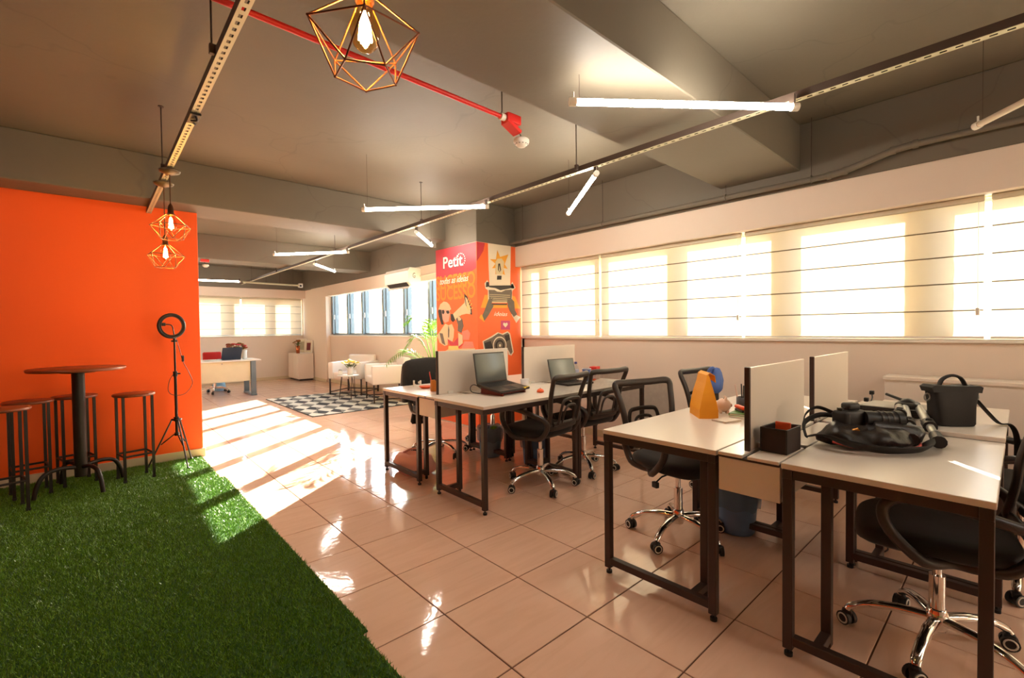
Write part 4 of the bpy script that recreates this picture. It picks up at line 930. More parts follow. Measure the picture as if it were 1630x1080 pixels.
# laptops
def laptop(loc, rz, W, D, ang, label, stand=False, shell=M_laptop, lift=0.0, tilt=0.0):
    r = thing('laptop', label, 'laptop', loc, rz, 'laptops')
    Tm = Matrix.Translation((0, 0, lift)) @ Matrix.Rotation(tilt, 4, 'X')
    m = MB(); m.rbox(-W/2, -D/2, 0, W/2, D/2, .018, .004, 2, Tm); b = build('base', m, shell, r)
    m = MB()
    for i in range(12):
        for j in range(5): m.box(-W*.44+i*W*.074, D*.02+j*D*.08, .018, -W*.44+i*W*.074+W*.062, D*.02+j*D*.08+D*.065, .0195)
    m.xf(Tm); build('keys', m, M_keys, b)
    m = MB(); m.box(-W*.15, -D*.42, .018, W*.15, -D*.08, .0186); m.xf(Tm); build('touchpad', m, M_keys, b)
    L = Tm @ Matrix.Translation((0, D/2-.004, .016)) @ Matrix.Rotation(ang-PI/2, 4, 'X')
    m = MB(); m.rbox(-W/2, 0, 0, W/2, .007, D*.97, .003, 2, L); lid = build('lid', m, shell, r)
    m = MB(); m.box(-W/2+.01, -.0012, .014, W/2-.01, .0005, D*.97-.01); m.xf(L); build('screen', m, M_screen, lid)
    return r
laptop((2.50, 2.87, .75), .12, .37, .26, math.radians(72), 'large open laptop raised on a dark red laptop stand', lift=.045, tilt=.16)
ls = thing('laptop_stand', 'dark red laptop stand under the large open laptop', 'laptop stand', (2.50, 2.87, .75), .12)
M_maroon = mat('maroon_plastic', srgb(112, 38, 26), .45)
m = MB(); R = Matrix.Translation((0, 0, .040)) @ Matrix.Rotation(.16, 4, 'X'); m.rbox(-.15, -.12, -.008, .15, .12, .002, .004, 1, R); build('plate', m, M_maroon, ls)
for s in (-1, 1): m = MB(); m.prism([(s*.13, -.12, 0), (s*.13, .12, 0), (s*.13, .12, .050), (s*.13, -.12, .012)], (s*.012, 0, 0)); build('side_rib', m, M_maroon, ls)
laptop((3.36, 2.86, .75), -.12, .33, .23, math.radians(75), 'open laptop with a bright top edge behind the mesh chairs', shell=M_laptop)
def cup(loc, label, col, h=.09, r0=.027, r1=.038, band=None):
    r = thing('cup', label, 'cup', loc); cm = mat('cup_'+label[:12].replace(' ', '_'), col, .45)
    m = MB(); m.lathe([(0, 0), (r0, 0), (r1, h), (r1-.003, h), (r0-.003, .004), (0, .004)], 20); build('cup_wall', m, cm, r)
    m = MB(); m.tube([(r1*math.cos(2*PI*k/20), r1*math.sin(2*PI*k/20), h) for k in range(20)], .0025, 5, True); build('rim', m, M_whitegloss, r)
    return r
mg = cup((2.80, 2.93, .75), 'white mug with a handle right of the large laptop', srgb(232, 226, 220), .085, .034, .038)
m = MB(); m.tube(smooth_path([(.034, 0, .07), (.06, 0, .066), (.062, 0, .03), (.034, 0, .02)], 4), .005, 6); build('handle', m, M_whitegloss, mg)
cup((3.66, 2.93, .75), 'blue and white paper cup beyond the second laptop', srgb(60, 80, 130), .12, .032, .045)
nt_ = thing('sticky_notes', 'yellow sticky note pad on the corner of the large laptop', 'notepad', (2.655, 2.79, .785), .3)
m = MB(); m.box(-.04, -.03, 0, .04, .03, .01); build('pad', m, mat('note_yellow', srgb(240, 206, 40), .6), nt_)
m = MB(); m.box(-.0405, .015, -.0005, .0405, .0305, .0104); build('glued_edge', m, mat('note_edge', srgb(226, 190, 30), .6), nt_)
bt_ = thing('water_bottle', 'small clear water bottle with a blue cap beside the second laptop', 'bottle', (3.60, 3.02, .75))
M_pet = clear_glass('clear_plastic', (.93, .95, .97, 1), .15, .05)
m = MB(); m.lathe([(0, 0), (.03, 0), (.033, .01), (.033, .05), (.03, .055), (.033, .06), (.033, .12), (.02, .15), (.012, .16), (.012, .17)], 18); build('bottle_body', m, M_pet, bt_)
m = MB(); m.lathe([(0, .168), (.014, .168), (.014, .188), (0, .188)], 14); build('cap', m, mat('cap_blue', srgb(60, 60, 130), .4), bt_)
m = MB(); m.lathe([(.0335, .065), (.0335, .11)], 18); build('label_band', m, mat('bottle_label', srgb(170, 176, 196), .5), bt_)
rb = thing('red_box', 'small red box behind the paper cup near the window wall', 'box', (3.83, 2.96, .75), .3)
m = MB(); m.rbox(-.05, -.035, 0, .05, .035, .10, .003, 1); build('carton', m, mat('carton_white', srgb(226, 200, 190), .5), rb)
m = MB(); m.rbox(-.053, -.038, .10, .053, .038, .13, .003, 1); build('lid', m, mat('carton_red', srgb(206, 40, 30), .45), rb)
sc2 = thing('scissors', 'orange handled scissors leaning by the paper cup', 'scissors', (3.72, 2.87, .75), .5)
M_or = mat('orange_plastic', srgb(236, 92, 30), .4)
m = MB(); m.tube([(0+.022*math.cos(2*PI*k/12), .02+.016*math.sin(2*PI*k/12), .006) for k in range(12)], .005, 6, True); m.tube([(.05+.022*math.cos(2*PI*k/12), .02+.016*math.sin(2*PI*k/12), .006) for k in range(12)], .005, 6, True); build('handles', m, M_or, sc2)
m = MB(); m.prism([(.005, .035, .003), (.015, .035, .003), (.05, .13, .003)], (0, 0, .002)); m.prism([(.035, .035, .006), (.045, .035, .006), (.01, .13, .006)], (0, 0, .002)); build('blades', m, M_silver, sc2)
mp_ = thing('computer_mouse', 'orange red mouse in front of the large laptop', 'mouse', (2.74, 2.68, .75), .8)
m = MB(); m.ell((0, 0, .008), (.05, .03, .022), 16, 10); m.v = [(x, y, max(z, 0)) for x, y, z in m.v]; build('shell', m, M_or, mp_)
m = MB(); m.cyl((.02, -.004, .027), (.02, .004, .027), .006, n=10); build('wheel', m, M_black, mp_)
pp = thing('papers', 'loose white papers on the window end of the second laptop desk', 'papers', (3.80, 2.68, .75), .2)
for k in range(4): m = MB(); R = Matrix.Rotation(.3*k, 4, 'Z'); m.rbox(-.10, -.07, .0015*k, .10, .07, .0015*k+.0012, .0005, 1, R); build('sheet', m, M_paper, pp)
# things on the far middle desk
pen_pot((2.17, 3.39, .75), 'amber pen holder with red pens beside the divider', [(2.4, srgb(220, 60, 30)), (2.9, srgb(200, 50, 30)), (.6, srgb(30, 26, 26)), (4.4, srgb(40, 30, 30))], srgb(196, 120, 30))
rd = thing('red_dish', 'small orange red dish on the middle desk', 'dish', (2.22, 3.62, .75))
m = MB(); m.lathe([(0, 0), (.035, 0), (.06, .018), (.058, .02), (.034, .004), (0, .004)], 20); build('bowl', m, M_or, rd)
m = MB(); m.tube([(.059*math.cos(2*PI*k/20), .059*math.sin(2*PI*k/20), .019) for k in range(20)], .002, 5, True); build('rim', m, M_or, rd)
for k, (x, y) in enumerate(((2.20, 3.79), (2.24, 3.74))):
    t = thing('glue_stick', ('white glue stick nearest the jacket on the middle desk', 'white glue stick next to the red dish')[k], 'glue stick', (x, y, .75))
    m = MB(); m.cyl((0, 0, 0), (0, 0, .045), .008, n=12); build('barrel', m, M_whitegloss, t); m = MB(); m.cyl((0, 0, .045), (0, 0, .06), .0085, n=12); build('cap', m, M_paper, t)
cl = thing('desk_cable', 'black cable loop beside the large laptop', 'cable', (2.33, 3.0, .75))
m = MB(); m.tube(smooth_path([(0.06, .02, .004), (0, -.02, .004), (-.06, -.0, .02), (-.07, .0, .06), (-.03, 0, .075), (.02, -.03, .04), (.08, -.05, .004)], 5), .0035, 6); build('cord', m, M_black, cl)
m = MB(); m.rbox(.07, -.06, 0, .10, -.04, .01, .002, 1); build('plug', m, M_black, cl)
# jacket and spotted cloth on the chair by the column desk
M_jk = mat('black_jacket_cloth', srgb(34, 30, 27), .8, var=.2, scale=20, bump=.2, bscale=30)
jk = thing('jacket', 'black jacket draped over a chair back at the middle desk', 'jacket', (2.62, 4.29, .5))
m = MB(); rg = []
for z, a, b in ((.04, .26, .085), (.12, .275, .09), (.22, .28, .09), (.32, .275, .085), (.40, .26, .075), (.45, .22, .06), (.475, .15, .04), (.48, .02, .01)): rg.append([(x, y+.0-(z-.2)*.05, z) for x, y in superellipse(a, b, .6, 40)])
blob(m, rg, .014, 7, 3); build('jacket_body', m, M_jk, jk)
for s in (-1, 1): m = MB(); m.tube(smooth_path([(s*.22, 0, .40), (s*.25, -.03, .30), (s*.25, -.03, .16), (s*.24, -.01, .04)], 4), [.03]*5+[.036]*4+[.04]*4, 10); build('sleeve', m, M_jk, jk)
def spots():
    m = bpy.data.materials.new('spotted_cloth'); m.use_nodes = True; t = m.node_tree; b = t.nodes['Principled BSDF']
    tc = t.nodes.new('ShaderNodeTexCoord'); v = t.nodes.new('ShaderNodeTexVoronoi'); v.inputs['Scale'].default_value = 18; v.inputs['Randomness'].default_value = .7
    cr = t.nodes.new('ShaderNodeValToRGB'); cr.color_ramp.interpolation = 'CONSTANT'; cr.color_ramp.elements[0].color = srgb(228, 216, 196); cr.color_ramp.elements[1].color = srgb(26, 22, 22); cr.color_ramp.elements[1].position = .26
    t.links.new(tc.outputs['Object'], v.inputs['Vector']); t.links.new(v.outputs['Distance'], cr.inputs[0]); t.links.new(cr.outputs[0], b.inputs['Base Color']); b.inputs['Roughness'].default_value = .85; return m
sp = thing('spotted_scarf', 'black scarf with white dots hanging below the jacket', 'scarf', (2.47, 4.20, .31))
M_spot = spots()
m = MB(); rg = []
for z, a, b, dx in ((0, .035, .012, -.02), (.03, .075, .022, 0), (.1, .06, .026, .0), (.2, .055, .03, .01), (.3, .06, .032, .02), (.38, .07, .03, .03), (.44, .05, .02, .04)): rg.append([(x+dx, y, z) for x, y in superellipse(a, b, .8, 28)])
blob(m, rg, .014, 11, 5); build('cloth', m, M_spot, sp)
m = MB(); m.tube(smooth_path([(.06, 0, .28), (.10, -.01, .22), (.13, -.01, .16)], 4), [.03]*4+[.024]*4+[.012], 8); build('loose_end', m, M_spot, sp)
# pink bag on the floor
M_pink = mat('salmon_canvas', srgb(238, 178, 160), .75, var=.06, bump=.12, bscale=60)
pb = thing('handbag', 'salmon pink slouchy handbag on the floor under the middle desk', 'bag', (2.13, 3.68, 0), -1.2)
m = MB(); blob(m, [ring(0, 0, .006, .17, .08), ring(0, 0, .03, .20, .10), ring(0, 0, .08, .215, .105), ring(0, 0, .13, .205, .085), ring(.0, 0, .165, .175, .06), ring(0, 0, .158, .16, .05), ring(0, 0, .08, .13, .03)], .026, 11, 2); build('bag_body', m, M_pink, pb)
m = MB(); m.tube(smooth_path([(-.14, .02, .15), (-.07, .05, .185), (.03, .05, .19), (.13, .02, .15)], 5), .012, 8, flat=(.5, 1.3)); build('flap_edge', m, M_pink, pb)
m = MB(); m.tube(smooth_path([(.15, -.03, .12), (.20, -.06, .06), (.19, -.10, .012), (.08, -.13, .008), (-.05, -.11, .01), (-.14, -.05, .10)], 6), .013, 8, flat=(.35, 1.3)); build('strap', m, M_pink, pb)
# waste bins
def bin_(loc, label, kind):
    r = thing('waste_bin', label, 'waste bin', loc, 0, 'waste bins under the desks')
    bm_ = mat('bin_'+kind, {'dark': srgb(104, 136, 176), 'bag': srgb(120, 148, 172)}[kind], .4, var=.25, scale=14)
    m = MB(); n = 24
    m.lathe([(0, 0), (.095, 0), (.10, .01), (.122, .27), (.124, .28), (.119, .28), (.097, .012), (0, .012)], n); build('bucket', m, bm_, r)
    M_film = translucent('bin_liner_film', srgb(120, 150, 176), (.5, .62, .72, 1), .55, .4)
    m = MB(); rg = []
    for z, a in ((.16, .125), (.2, .131), (.25, .133), (.285, .134), (.30, .128), (.285, .116), (.2, .108)): rg.append([((a+.006*math.sin(9*t)+.004*math.sin(17*t+z*30))*math.cos(t), (a+.006*math.sin(9*t))*math.sin(t), z+.008*math.sin(7*t)) for t in [2*PI*k/40 for k in range(40)]])
    m.loft(rg, caps=False); build('liner', m, M_film, r)
    if kind == 'bag':
        for k in range(5): a = 1.3*k; m = MB(); m.ell((.04*math.cos(a), .04*math.sin(a), .15+.03*k), (.045, .04, .035), 8, 6); build('rubbish', m, (M_paper, mat('rub_green', srgb(90, 150, 60), .6), mat('rub_pink', srgb(200, 110, 100), .6))[k % 3], r)
bin_((2.95, 3.60, 0), 'waste bin with a clear liner and rubbish seen past the laptop desk legs', 'bag')
bin_((3.08, 3.10, 0), 'blue waste bin behind the chrome base of the laptop chair', 'dark')
bin_((2.96, 1.19, 0), 'blue waste bin under the pale end panel of the near desks', 'dark')

# ---------------------------------------------------------------- photo gear on the right desk
cbag = thing('camera_bag', 'soft black camera bag lying flat on the right desk', 'bag', (2.50, .44, .75), -.62)
M_redp = mat('red_piping', srgb(190, 60, 50), .5)
m = MB(); rg = []
for z, a, b in ((.012, .17, .07), (.02, .205, .095), (.035, .215, .10), (.052, .205, .092), (.068, .19, .08), (.08, .15, .055), (.085, .02, .02)):
    q = []
    for (x, y) in superellipse(a, b, .62, 64):
        t = math.atan2(y, x); w = 1+.10*math.sin(3*t+.6)+.05*math.sin(7*t+z*60); q.append((x*w, y*(w+.05*math.sin(5*t)), z+.012*math.sin(4*t+2)*(z > .03)+.010*math.sin(x*45+y*30)*(z > .03)))
    rg.append(q)
blob(m, rg, .02, 14, 4); build('bag_body', m, M_leather, cbag)
m = MB(); m.tube(smooth_path([(-.20, -.02, .03), (-.12, -.10, .014), (.0, -.118, .012), (.12, -.105, .014), (.19, -.04, .02)], 6), .006, 6); build('piping', m, M_redp, cbag)
m = MB(); m.tube(smooth_path([(-.23, .06, .04), (-.245, -.02, .06), (-.19, -.10, .04), (-.08, -.15, .022), (.04, -.16, .02), (.13, -.135, .02), (.19, -.08, .03)], 6), .024, 8, up=(0, .7, .7), flat=(.2, 1.1)); build('flap_strap', m, M_nylon, cbag)
m = MB(); m.tube(smooth_path([(-.24, .08, .03), (-.2, .14, .08), (-.1, .16, .11), (.0, .12, .1)], 5), .008, 8, flat=(.5, 1.4)); build('shoulder_strap', m, M_nylon, cbag)
m = MB(); m.cyl((-.10, -.02, .07), (-.085, -.03, .082), .012, .008, 8); build('brass_clasp', m, mat('brass', srgb(190, 130, 60), .35, metal=.8), cbag)
dc = thing('dslr_camera', 'black DSLR camera with a long lens resting on the soft bag', 'camera', (2.52, .50, .815), -.55)
m = MB(); m.rbox(-.075, -.03, 0, .03, .035, .085, .014, 3); build('body', m, M_black, dc)
m = MB(); m.rbox(-.05, -.018, .08, .015, .03, .115, .012, 3); build('viewfinder_hump', m, M_black, dc)
m = MB(); m.rbox(-.098, -.042, 0, -.06, .03, .082, .014, 3); build('grip', m, M_nylon, dc)
R = Matrix.Translation((.02, 0, .045))
m = MB(); m.cyl((.02, -.02, .045), (.06, -.03, .043), .036, .036, 20); build('lens_mount', m, M_black, dc)
m = MB(); m.cyl((.055, -.029, .043), (.145, -.052, .038), .034, .038, 20); ln = build('lens_barrel', m, M_black, dc)
for t in (.3, .55, .8): m = MB(); p = Vector((.055, -.029, .043)).lerp(Vector((.145, -.052, .038)), t); d = Vector((.09, -.023, -.005)).normalized(); m.cyl(p-d*.004, p+d*.004, .0385, n=20); build('grip_ring', m, M_plast, ln)
m = MB(); m.cyl((.145, -.052, .038), (.17, -.058, .037), .042, .043, 20); build('lens_hood', m, M_black, dc)
for k in range(2): m = MB(); m.cyl((-.07+.035*k-.01, .0, .083), (-.07+.035*k-.01, .0, .095), .011, n=12); build('dial', m, M_plast, dc)
m = MB(); m.tube(smooth_path([(-.09, .03, .07), (-.14, .06, .09), (-.2, .06, .06), (-.24, .03, .0)], 5), .007, 6, flat=(.4, 1.5)); build('neck_strap', m, M_nylon, dc)
# tripod lying on the desk
tp = thing('folded_tripod', 'folded silver and black tripod lying across the right desk', 'tripod', (2.87, .33, .75))
for k, (p0, p1, z) in enumerate((((.42, .10), (-.30, -.02), .034), ((.42, .04), (-.25, -.10), .03), ((.40, .12), (-.22, .03), .10))):
    a = Vector((p0[0], p0[1], .075)); b = Vector((p1[0], p1[1], z)); d = b-a
    m = MB(); m.cyl(a, a+d*.55, .019, n=12); l = build('leg', m, M_silver, tp)
    m = MB(); m.cyl(a+d*.5, a+d*.62, .027, n=12); m.rbox(*(a+d*.56-Vector((.012, .012, -.01))), *(a+d*.56+Vector((.012, .012, .032))), .003, 1); build('lock_clamp', m, M_black, l)
    m = MB(); m.cyl(a+d*.6, a+d*.88, .016, n=12); build('lower_tube', m, M_silver, l)
    m = MB(); m.cyl(a+d*.84, a+d*.9, .023, n=12); m.cyl(a+d*.9, b, .024, .027, 12); build('rubber_foot', m, M_black, l)
m = MB(); m.ell((.44, .09, .075), (.05, .045, .045), 14, 8); m.rbox(.38, .04, .03, .5, .14, .1, .015, 2); build('tripod_head', m, M_black, tp)
m = MB(); m.cyl((.46, .1, .1), (.56, .2, .12), .008, n=8); build('pan_handle', m, M_black, tp)
# black shoulder bag
sb = thing('shoulder_bag', 'black shoulder bag with a top handle standing by the window wall desk', 'bag', (3.16, .235, .772), -.85)
m = MB(); blob(m, [ring(0, 0, .002, .078, .046, 0, .3, 48), ring(0, 0, .012, .083, .05, 0, .3, 48), ring(0, 0, .10, .09, .046, 0, .3, 48), ring(0, 0, .17, .099, .04, 0, .3, 48), ring(0, 0, .196, .104, .036, 0, .3, 48), ring(0, 0, .198, .02, .01, 0, .5, 48)], .010, 10, 8); build('bag_body', m, M_nylon, sb)
m = MB(); m.prism([(-.118, -.042, .192), (-.10, -.042, .203), (.0, -.042, .197), (.10, -.042, .199), (.112, -.042, .192), (.106, -.042, .165), (.0, -.042, .172), (-.108, -.042, .168)], (0, .082, 0)); build('flap', m, M_nylon, sb)
m = MB(); m.tube(smooth_path([(-.055, 0, .2), (-.04, 0, .23), (0, 0, .248), (.04, 0, .236), (.062, 0, .2)], 5), .011, 8, up=(0, 1, 0), flat=(1.3, .6)); build('handle', m, M_nylon, sb)
for s in (-1, 1): m = MB(); m.tube([(s*.095+.014*s+.014*math.cos(2*PI*k/12), 0, .14+.018*math.sin(2*PI*k/12)) for k in range(12)], .004, 6, True); build('strap_ring', m, M_silver, sb)
m = MB(); m.tube(smooth_path([(.115, 0, .125), (.16, .0, .07), (.215, .0, .012), (.262, -.005, .004), (.285, -.01, -.05), (.288, -.012, -.15), (.285, -.015, -.22)], 5), .018, 8, up=(1, 0, .4), flat=(.2, 1)); m.tube(smooth_path([(.13, .06, .004), (.05, .075, .004), (-.08, .07, .004)], 4), .02, 8, up=(0, 0, 1), flat=(.15, 1)); build('shoulder_strap', m, M_nylon, sb)
# silver topped device and plug
dv = thing('media_device', 'low black device with a silver top behind the camera', 'electronic device', (3.38, .485, .772), -.12)
m = MB(); m.rbox(-.12, -.15, .004, .12, .13, .040, .003, 1); build('case', m, M_black, dv)
m = MB(); m.rbox(-.122, -.152, .040, .122, .132, .046, .002, 1); build('silver_top', m, M_silver, dv)
for k in range(3): m = MB(); m.box(-.1225, -.14, .010+.009*k, -.1195, .12, .013+.009*k); build('vent_line', m, M_plast, dv)
for x in (-.1, .1):
    for y in (-.12, .1): m = MB(); m.cyl((x, y, 0), (x, y, .005), .01, n=8); build('foot', m, M_black, dv)
pl = thing('plug_cable', 'black cable with two plugs sticking up by the far divider', 'cable', (3.62, .64, .75))
m = MB(); m.tube(smooth_path([(-.2, -.02, .03), (-.1, -.01, .03), (0, 0, .035), (.06, 0, .06), (.10, .01, .085)], 5), .004, 6); build('cord', m, M_black, pl)
for p in ((.10, .01, .085), (.0, .02, .05)): m = MB(); m.rbox(p[0]-.012, p[1]-.012, p[2]-.01, p[0]+.02, p[1]+.012, p[2]+.016, .005, 2); build('plug', m, M_black, pl)
# cleaning bottles between the dividers
for k, (x, y, c, cc, lb) in enumerate(((2.84, .90, srgb(214, 222, 226), srgb(50, 90, 190), 'white spray bottle with a blue top between the two dividers'), (2.92, .93, srgb(206, 60, 36), srgb(230, 220, 210), 'red bottle between the two dividers'))):
    t = thing('bottle', lb, 'bottle', (x, y, .75)); bmt = mat('bottle_%d' % k, c, .35)
    h = .17-.05*k
    m = MB(); m.lathe([(0, 0), (.03, 0), (.033, .01), (.033, h*.6), (.014, h*.85), (.012, h)], 16); build('bottle_body', m, bmt, t)
    m = MB(); m.lathe([(.0345, h*.25), (.0345, h*.45)], 16); build('label_band', m, mat('band_%d' % k, srgb(90, 100, 170), .5), t)
    m = MB(); m.rbox(-.014, -.014, h, .02, .014, h+.04, .004, 2); build('cap', m, mat('bcap_%d' % k, cc, .4), t)
lc = thing('low_cabinet', 'low white cabinet against the window wall at the right edge', 'cabinet', (4.27, -.4, 0))
m = MB(); m.rbox(4.165, -1.55, .05, 4.382, .655, .885, .003, 1); build('body', m, M_white, lc, world=True)
m = MB(); m.rbox(4.15, -1.56, .885, 4.384, .665, .91, .003, 1); build('top', m, M_white, lc, world=True)
for a in (-1.5, -.77, -.04): m = MB(); m.rbox(4.150, a, .07, 4.164, a+.69, .87, .002, 1); build('door', m, M_white, lc, world=True)
m = MB(); m.box(4.19, -1.5, 0, 4.37, .62, .05); build('plinth', m, M_frame, lc, world=True)
fc = thing('floor_cable', 'thin black cable lying on the floor under the right desk', 'cable', (3.2, .5, 0))
m = MB(); m.tube(smooth_path([(-.15, .1, .004), (.1, .0, .004), (.3, .08, .004), (.5, -.05, .004), (.62, .0, .1), (.62, .05, .5), (.6, .1, .585)], 6), .004, 6); build('cord', m, M_black, fc)
m = MB(); m.rbox(-.19, .085, 0, -.14, .12, .02, .004, 1); build('plug', m, M_black, fc)
# ---------------------------------------------------------------- lounge and reception
def rug_material():
    m = bpy.data.materials.new('harlequin_rug'); m.use_nodes = True; t = m.node_tree; b = t.nodes['Principled BSDF']
    tc = t.nodes.new('ShaderNodeTexCoord'); mp = t.nodes.new('ShaderNodeMapping'); mp.inputs['Rotation'].default_value = (0, 0, .95); mp.inputs['Scale'].default_value = (5.8, 3.2, 1)
    ck = t.nodes.new('ShaderNodeTexChecker'); ck.inputs['Scale'].default_value = 1; ck.inputs[1].default_value = srgb(44, 44, 46); ck.inputs[2].default_value = srgb(206, 202, 186)
    t.links.new(tc.outputs['Object'], mp.inputs[0]); t.links.new(mp.outputs[0], ck.inputs['Vector'])
    mp2 = t.nodes.new('ShaderNodeMapping'); mp2.inputs['Scale'].default_value = (3.0, 2.4, 1); mp2.inputs['Rotation'].default_value = (0, 0, .35)
    v = t.nodes.new('ShaderNodeTexChecker'); v.inputs['Scale'].default_value = 1; v.inputs[1].default_value = (1, 1, 1, 1); v.inputs[2].default_value = (0, 0, 0, 1)
    t.links.new(tc.outputs['Object'], mp2.inputs[0]); t.links.new(mp2.outputs[0], v.inputs['Vector'])
    mx = t.nodes.new('ShaderNodeMix'); mx.data_type = 'RGBA'; mx.inputs[7].default_value = srgb(196, 192, 176)
    ml = t.nodes.new('ShaderNodeMath'); ml.operation = 'MULTIPLY'; ml.inputs[1].default_value = .25
    t.links.new(v.outputs['Fac'], ml.inputs[0]); t.links.new(ml.outputs[0], mx.inputs[0]); t.links.new(ck.outputs['Color'], mx.inputs[6]); t.links.new(mx.outputs[2], b.inputs['Base Color'])
    b.inputs['Roughness'].default_value = .95; return m
rg_ = thing('rug', 'black and white geometric patterned rug in the lounge area', 'rug', (3.2, 8.3, 0), 0)
m = MB(); m.rbox(-.80, -1.22, .0008, .85, 1.25, .012, .003, 1); build('pile', m, rug_material(), rg_)
m = MB(); m.box(-.81, -1.23, .0005, -.80, 1.26, .009); m.box(.85, -1.23, .0005, .86, 1.26, .009); m.box(-.80, -1.23, .0005, .85, -1.22, .009); m.box(-.80, 1.25, .0005, .85, 1.26, .009); build('binding', m, M_black, rg_)
def armchair(loc, rz, label):
    r = thing('armchair', label, 'armchair', loc, rz, 'white tub armchairs')
    # faces +y locally
    for s in (-1, 1): m = MB(); m.rbox(s*.37, -.33, .33, s*.26, .34, .66, .022, 3); build('arm', m, M_cloth_white, r)
    m = MB(); m.rbox(-.26, -.33, .33, .26, .33, .46, .02, 3); build('seat', m, M_cloth_white, r)
    m = MB(); m.rbox(-.30, -.36, .36, .30, -.24, .78, .03, 3); build('backrest', m, M_cloth_white, r)
    for s in (-1, 1):
        for y in (-.30, .31): m = MB(); m.box(s*.35-.011, y-.011, .012, s*.35+.011, y+.011, .33); build('leg', m, M_frame, r)
        m = MB(); m.box(s*.35-.009, -.29, .06, s*.35+.009, .30, .078); build('side_rail', m, M_frame, r)
    m = MB(); m.box(-.34, -.309, .06, .34, -.291, .078); build('back_rail', m, M_frame, r)
    return r
armchair((3.93, 9.12, 0), math.atan2(-.55, -.84)-PI/2, 'white armchair by the corner, facing the small round table')
armchair((3.98, 7.80, 0), math.atan2(.25, -.97)-PI/2, 'white armchair closest to the printed column, side towards the camera')
tb = thing('side_table', 'small round white side table between the two armchairs', 'side table', (3.50, 8.40, 0))
m = MB(); m.lathe([(0, .44), (.19, .44), (.195, .446), (.195, .454), (.19, .46), (0, .46)], 32); build('table_top', m, M_whitegloss, tb)
for k in range(3):
    a = 2*PI*k/3+.4
    m = MB()
    for d in (-.25, .25): m.cyl((.12*math.cos(a+d), .12*math.sin(a+d), .44), (.17*math.cos(a), .17*math.sin(a), .0125), .005, n=6)
    build('hairpin_leg', m, M_frame, tb)
def flowers(loc, label, potr, poth, pot_mat, cols, n, spread, h, name='flower_pot', stem=True, seed=1, fs=.022):
    rr = random.Random(seed); r = thing(name, label, 'flowers', loc)
    m = MB(); m.lathe([(0, 0), (potr*.85, 0), (potr, poth), (potr*.9, poth), (potr*.8, .01), (0, .01)], 20); build('pot', m, pot_mat, r)
    for k in range(n):
        a = rr.uniform(0, 2*PI); q = spread*math.sqrt(rr.random()); z = poth+h*(1-.5*(q/spread)**2)*rr.uniform(.75, 1.05)
        px, py = q*math.cos(a), q*math.sin(a)
        m = MB()
        for j in range(6):
            b = 2*PI*j/6; m.ell((px+fs*.55*math.cos(b), py+fs*.55*math.sin(b), z), (fs*.55, fs*.55, fs*.35), 6, 4)
        m.ell((px, py, z+fs*.15), (fs*.4, fs*.4, fs*.3), 6, 4)
        f = build('blossom', m, cols[k % len(cols)], r)
        m = MB(); m.cyl((px*.15, py*.15, poth*.6), (px, py, z), .003, n=5); build('stem', m, M_green, f)
    for k in range(7):
        a = 2*PI*k/7+.3; m = MB(); c, s = math.cos(a), math.sin(a)
        m.add([(0, 0, poth), (spread*.5*c-.02*s, spread*.5*s+.02*c, poth+h*.4), (spread*c, spread*s, poth+h*.3), (spread*.5*c+.02*s, spread*.5*s-.02*c, poth+h*.35)], [(0, 1, 2, 3)]); build('leaf', m, M_green, r)
    return r
M_yel = mat('yellow_petals', srgb(240, 214, 90), .6, var=.15); M_cream = mat('cream_petals', srgb(246, 238, 200), .6); M_rust = mat('rust_petals', srgb(150, 76, 30), .7, var=.3); M_rose = mat('rose_petals', srgb(190, 50, 50), .6, var=.2); M_olive = mat('olive_dry', srgb(128, 98, 40), .8, var=.3)
flowers((3.53, 8.38, .46), 'bunch of pale yellow flowers in a white square pot on the side table', .06, .15, M_whitegloss, (M_yel, M_cream, M_yel), 26, .15, .13, seed=3, fs=.03)
jr = thing('glass_jar', 'small white and grey jar beside the yellow flowers', 'jar', (3.40, 8.52, .46))
m = MB(); m.lathe([(0, 0), (.035, 0), (.04, .01), (.04, .07), (.03, .08)], 16); build('jar_body', m, M_whitegloss, jr); m = MB(); m.lathe([(0, .08), (.032, .08), (.03, .095), (.01, .105), (0, .105)], 16); build('lid', m, M_silver, jr)
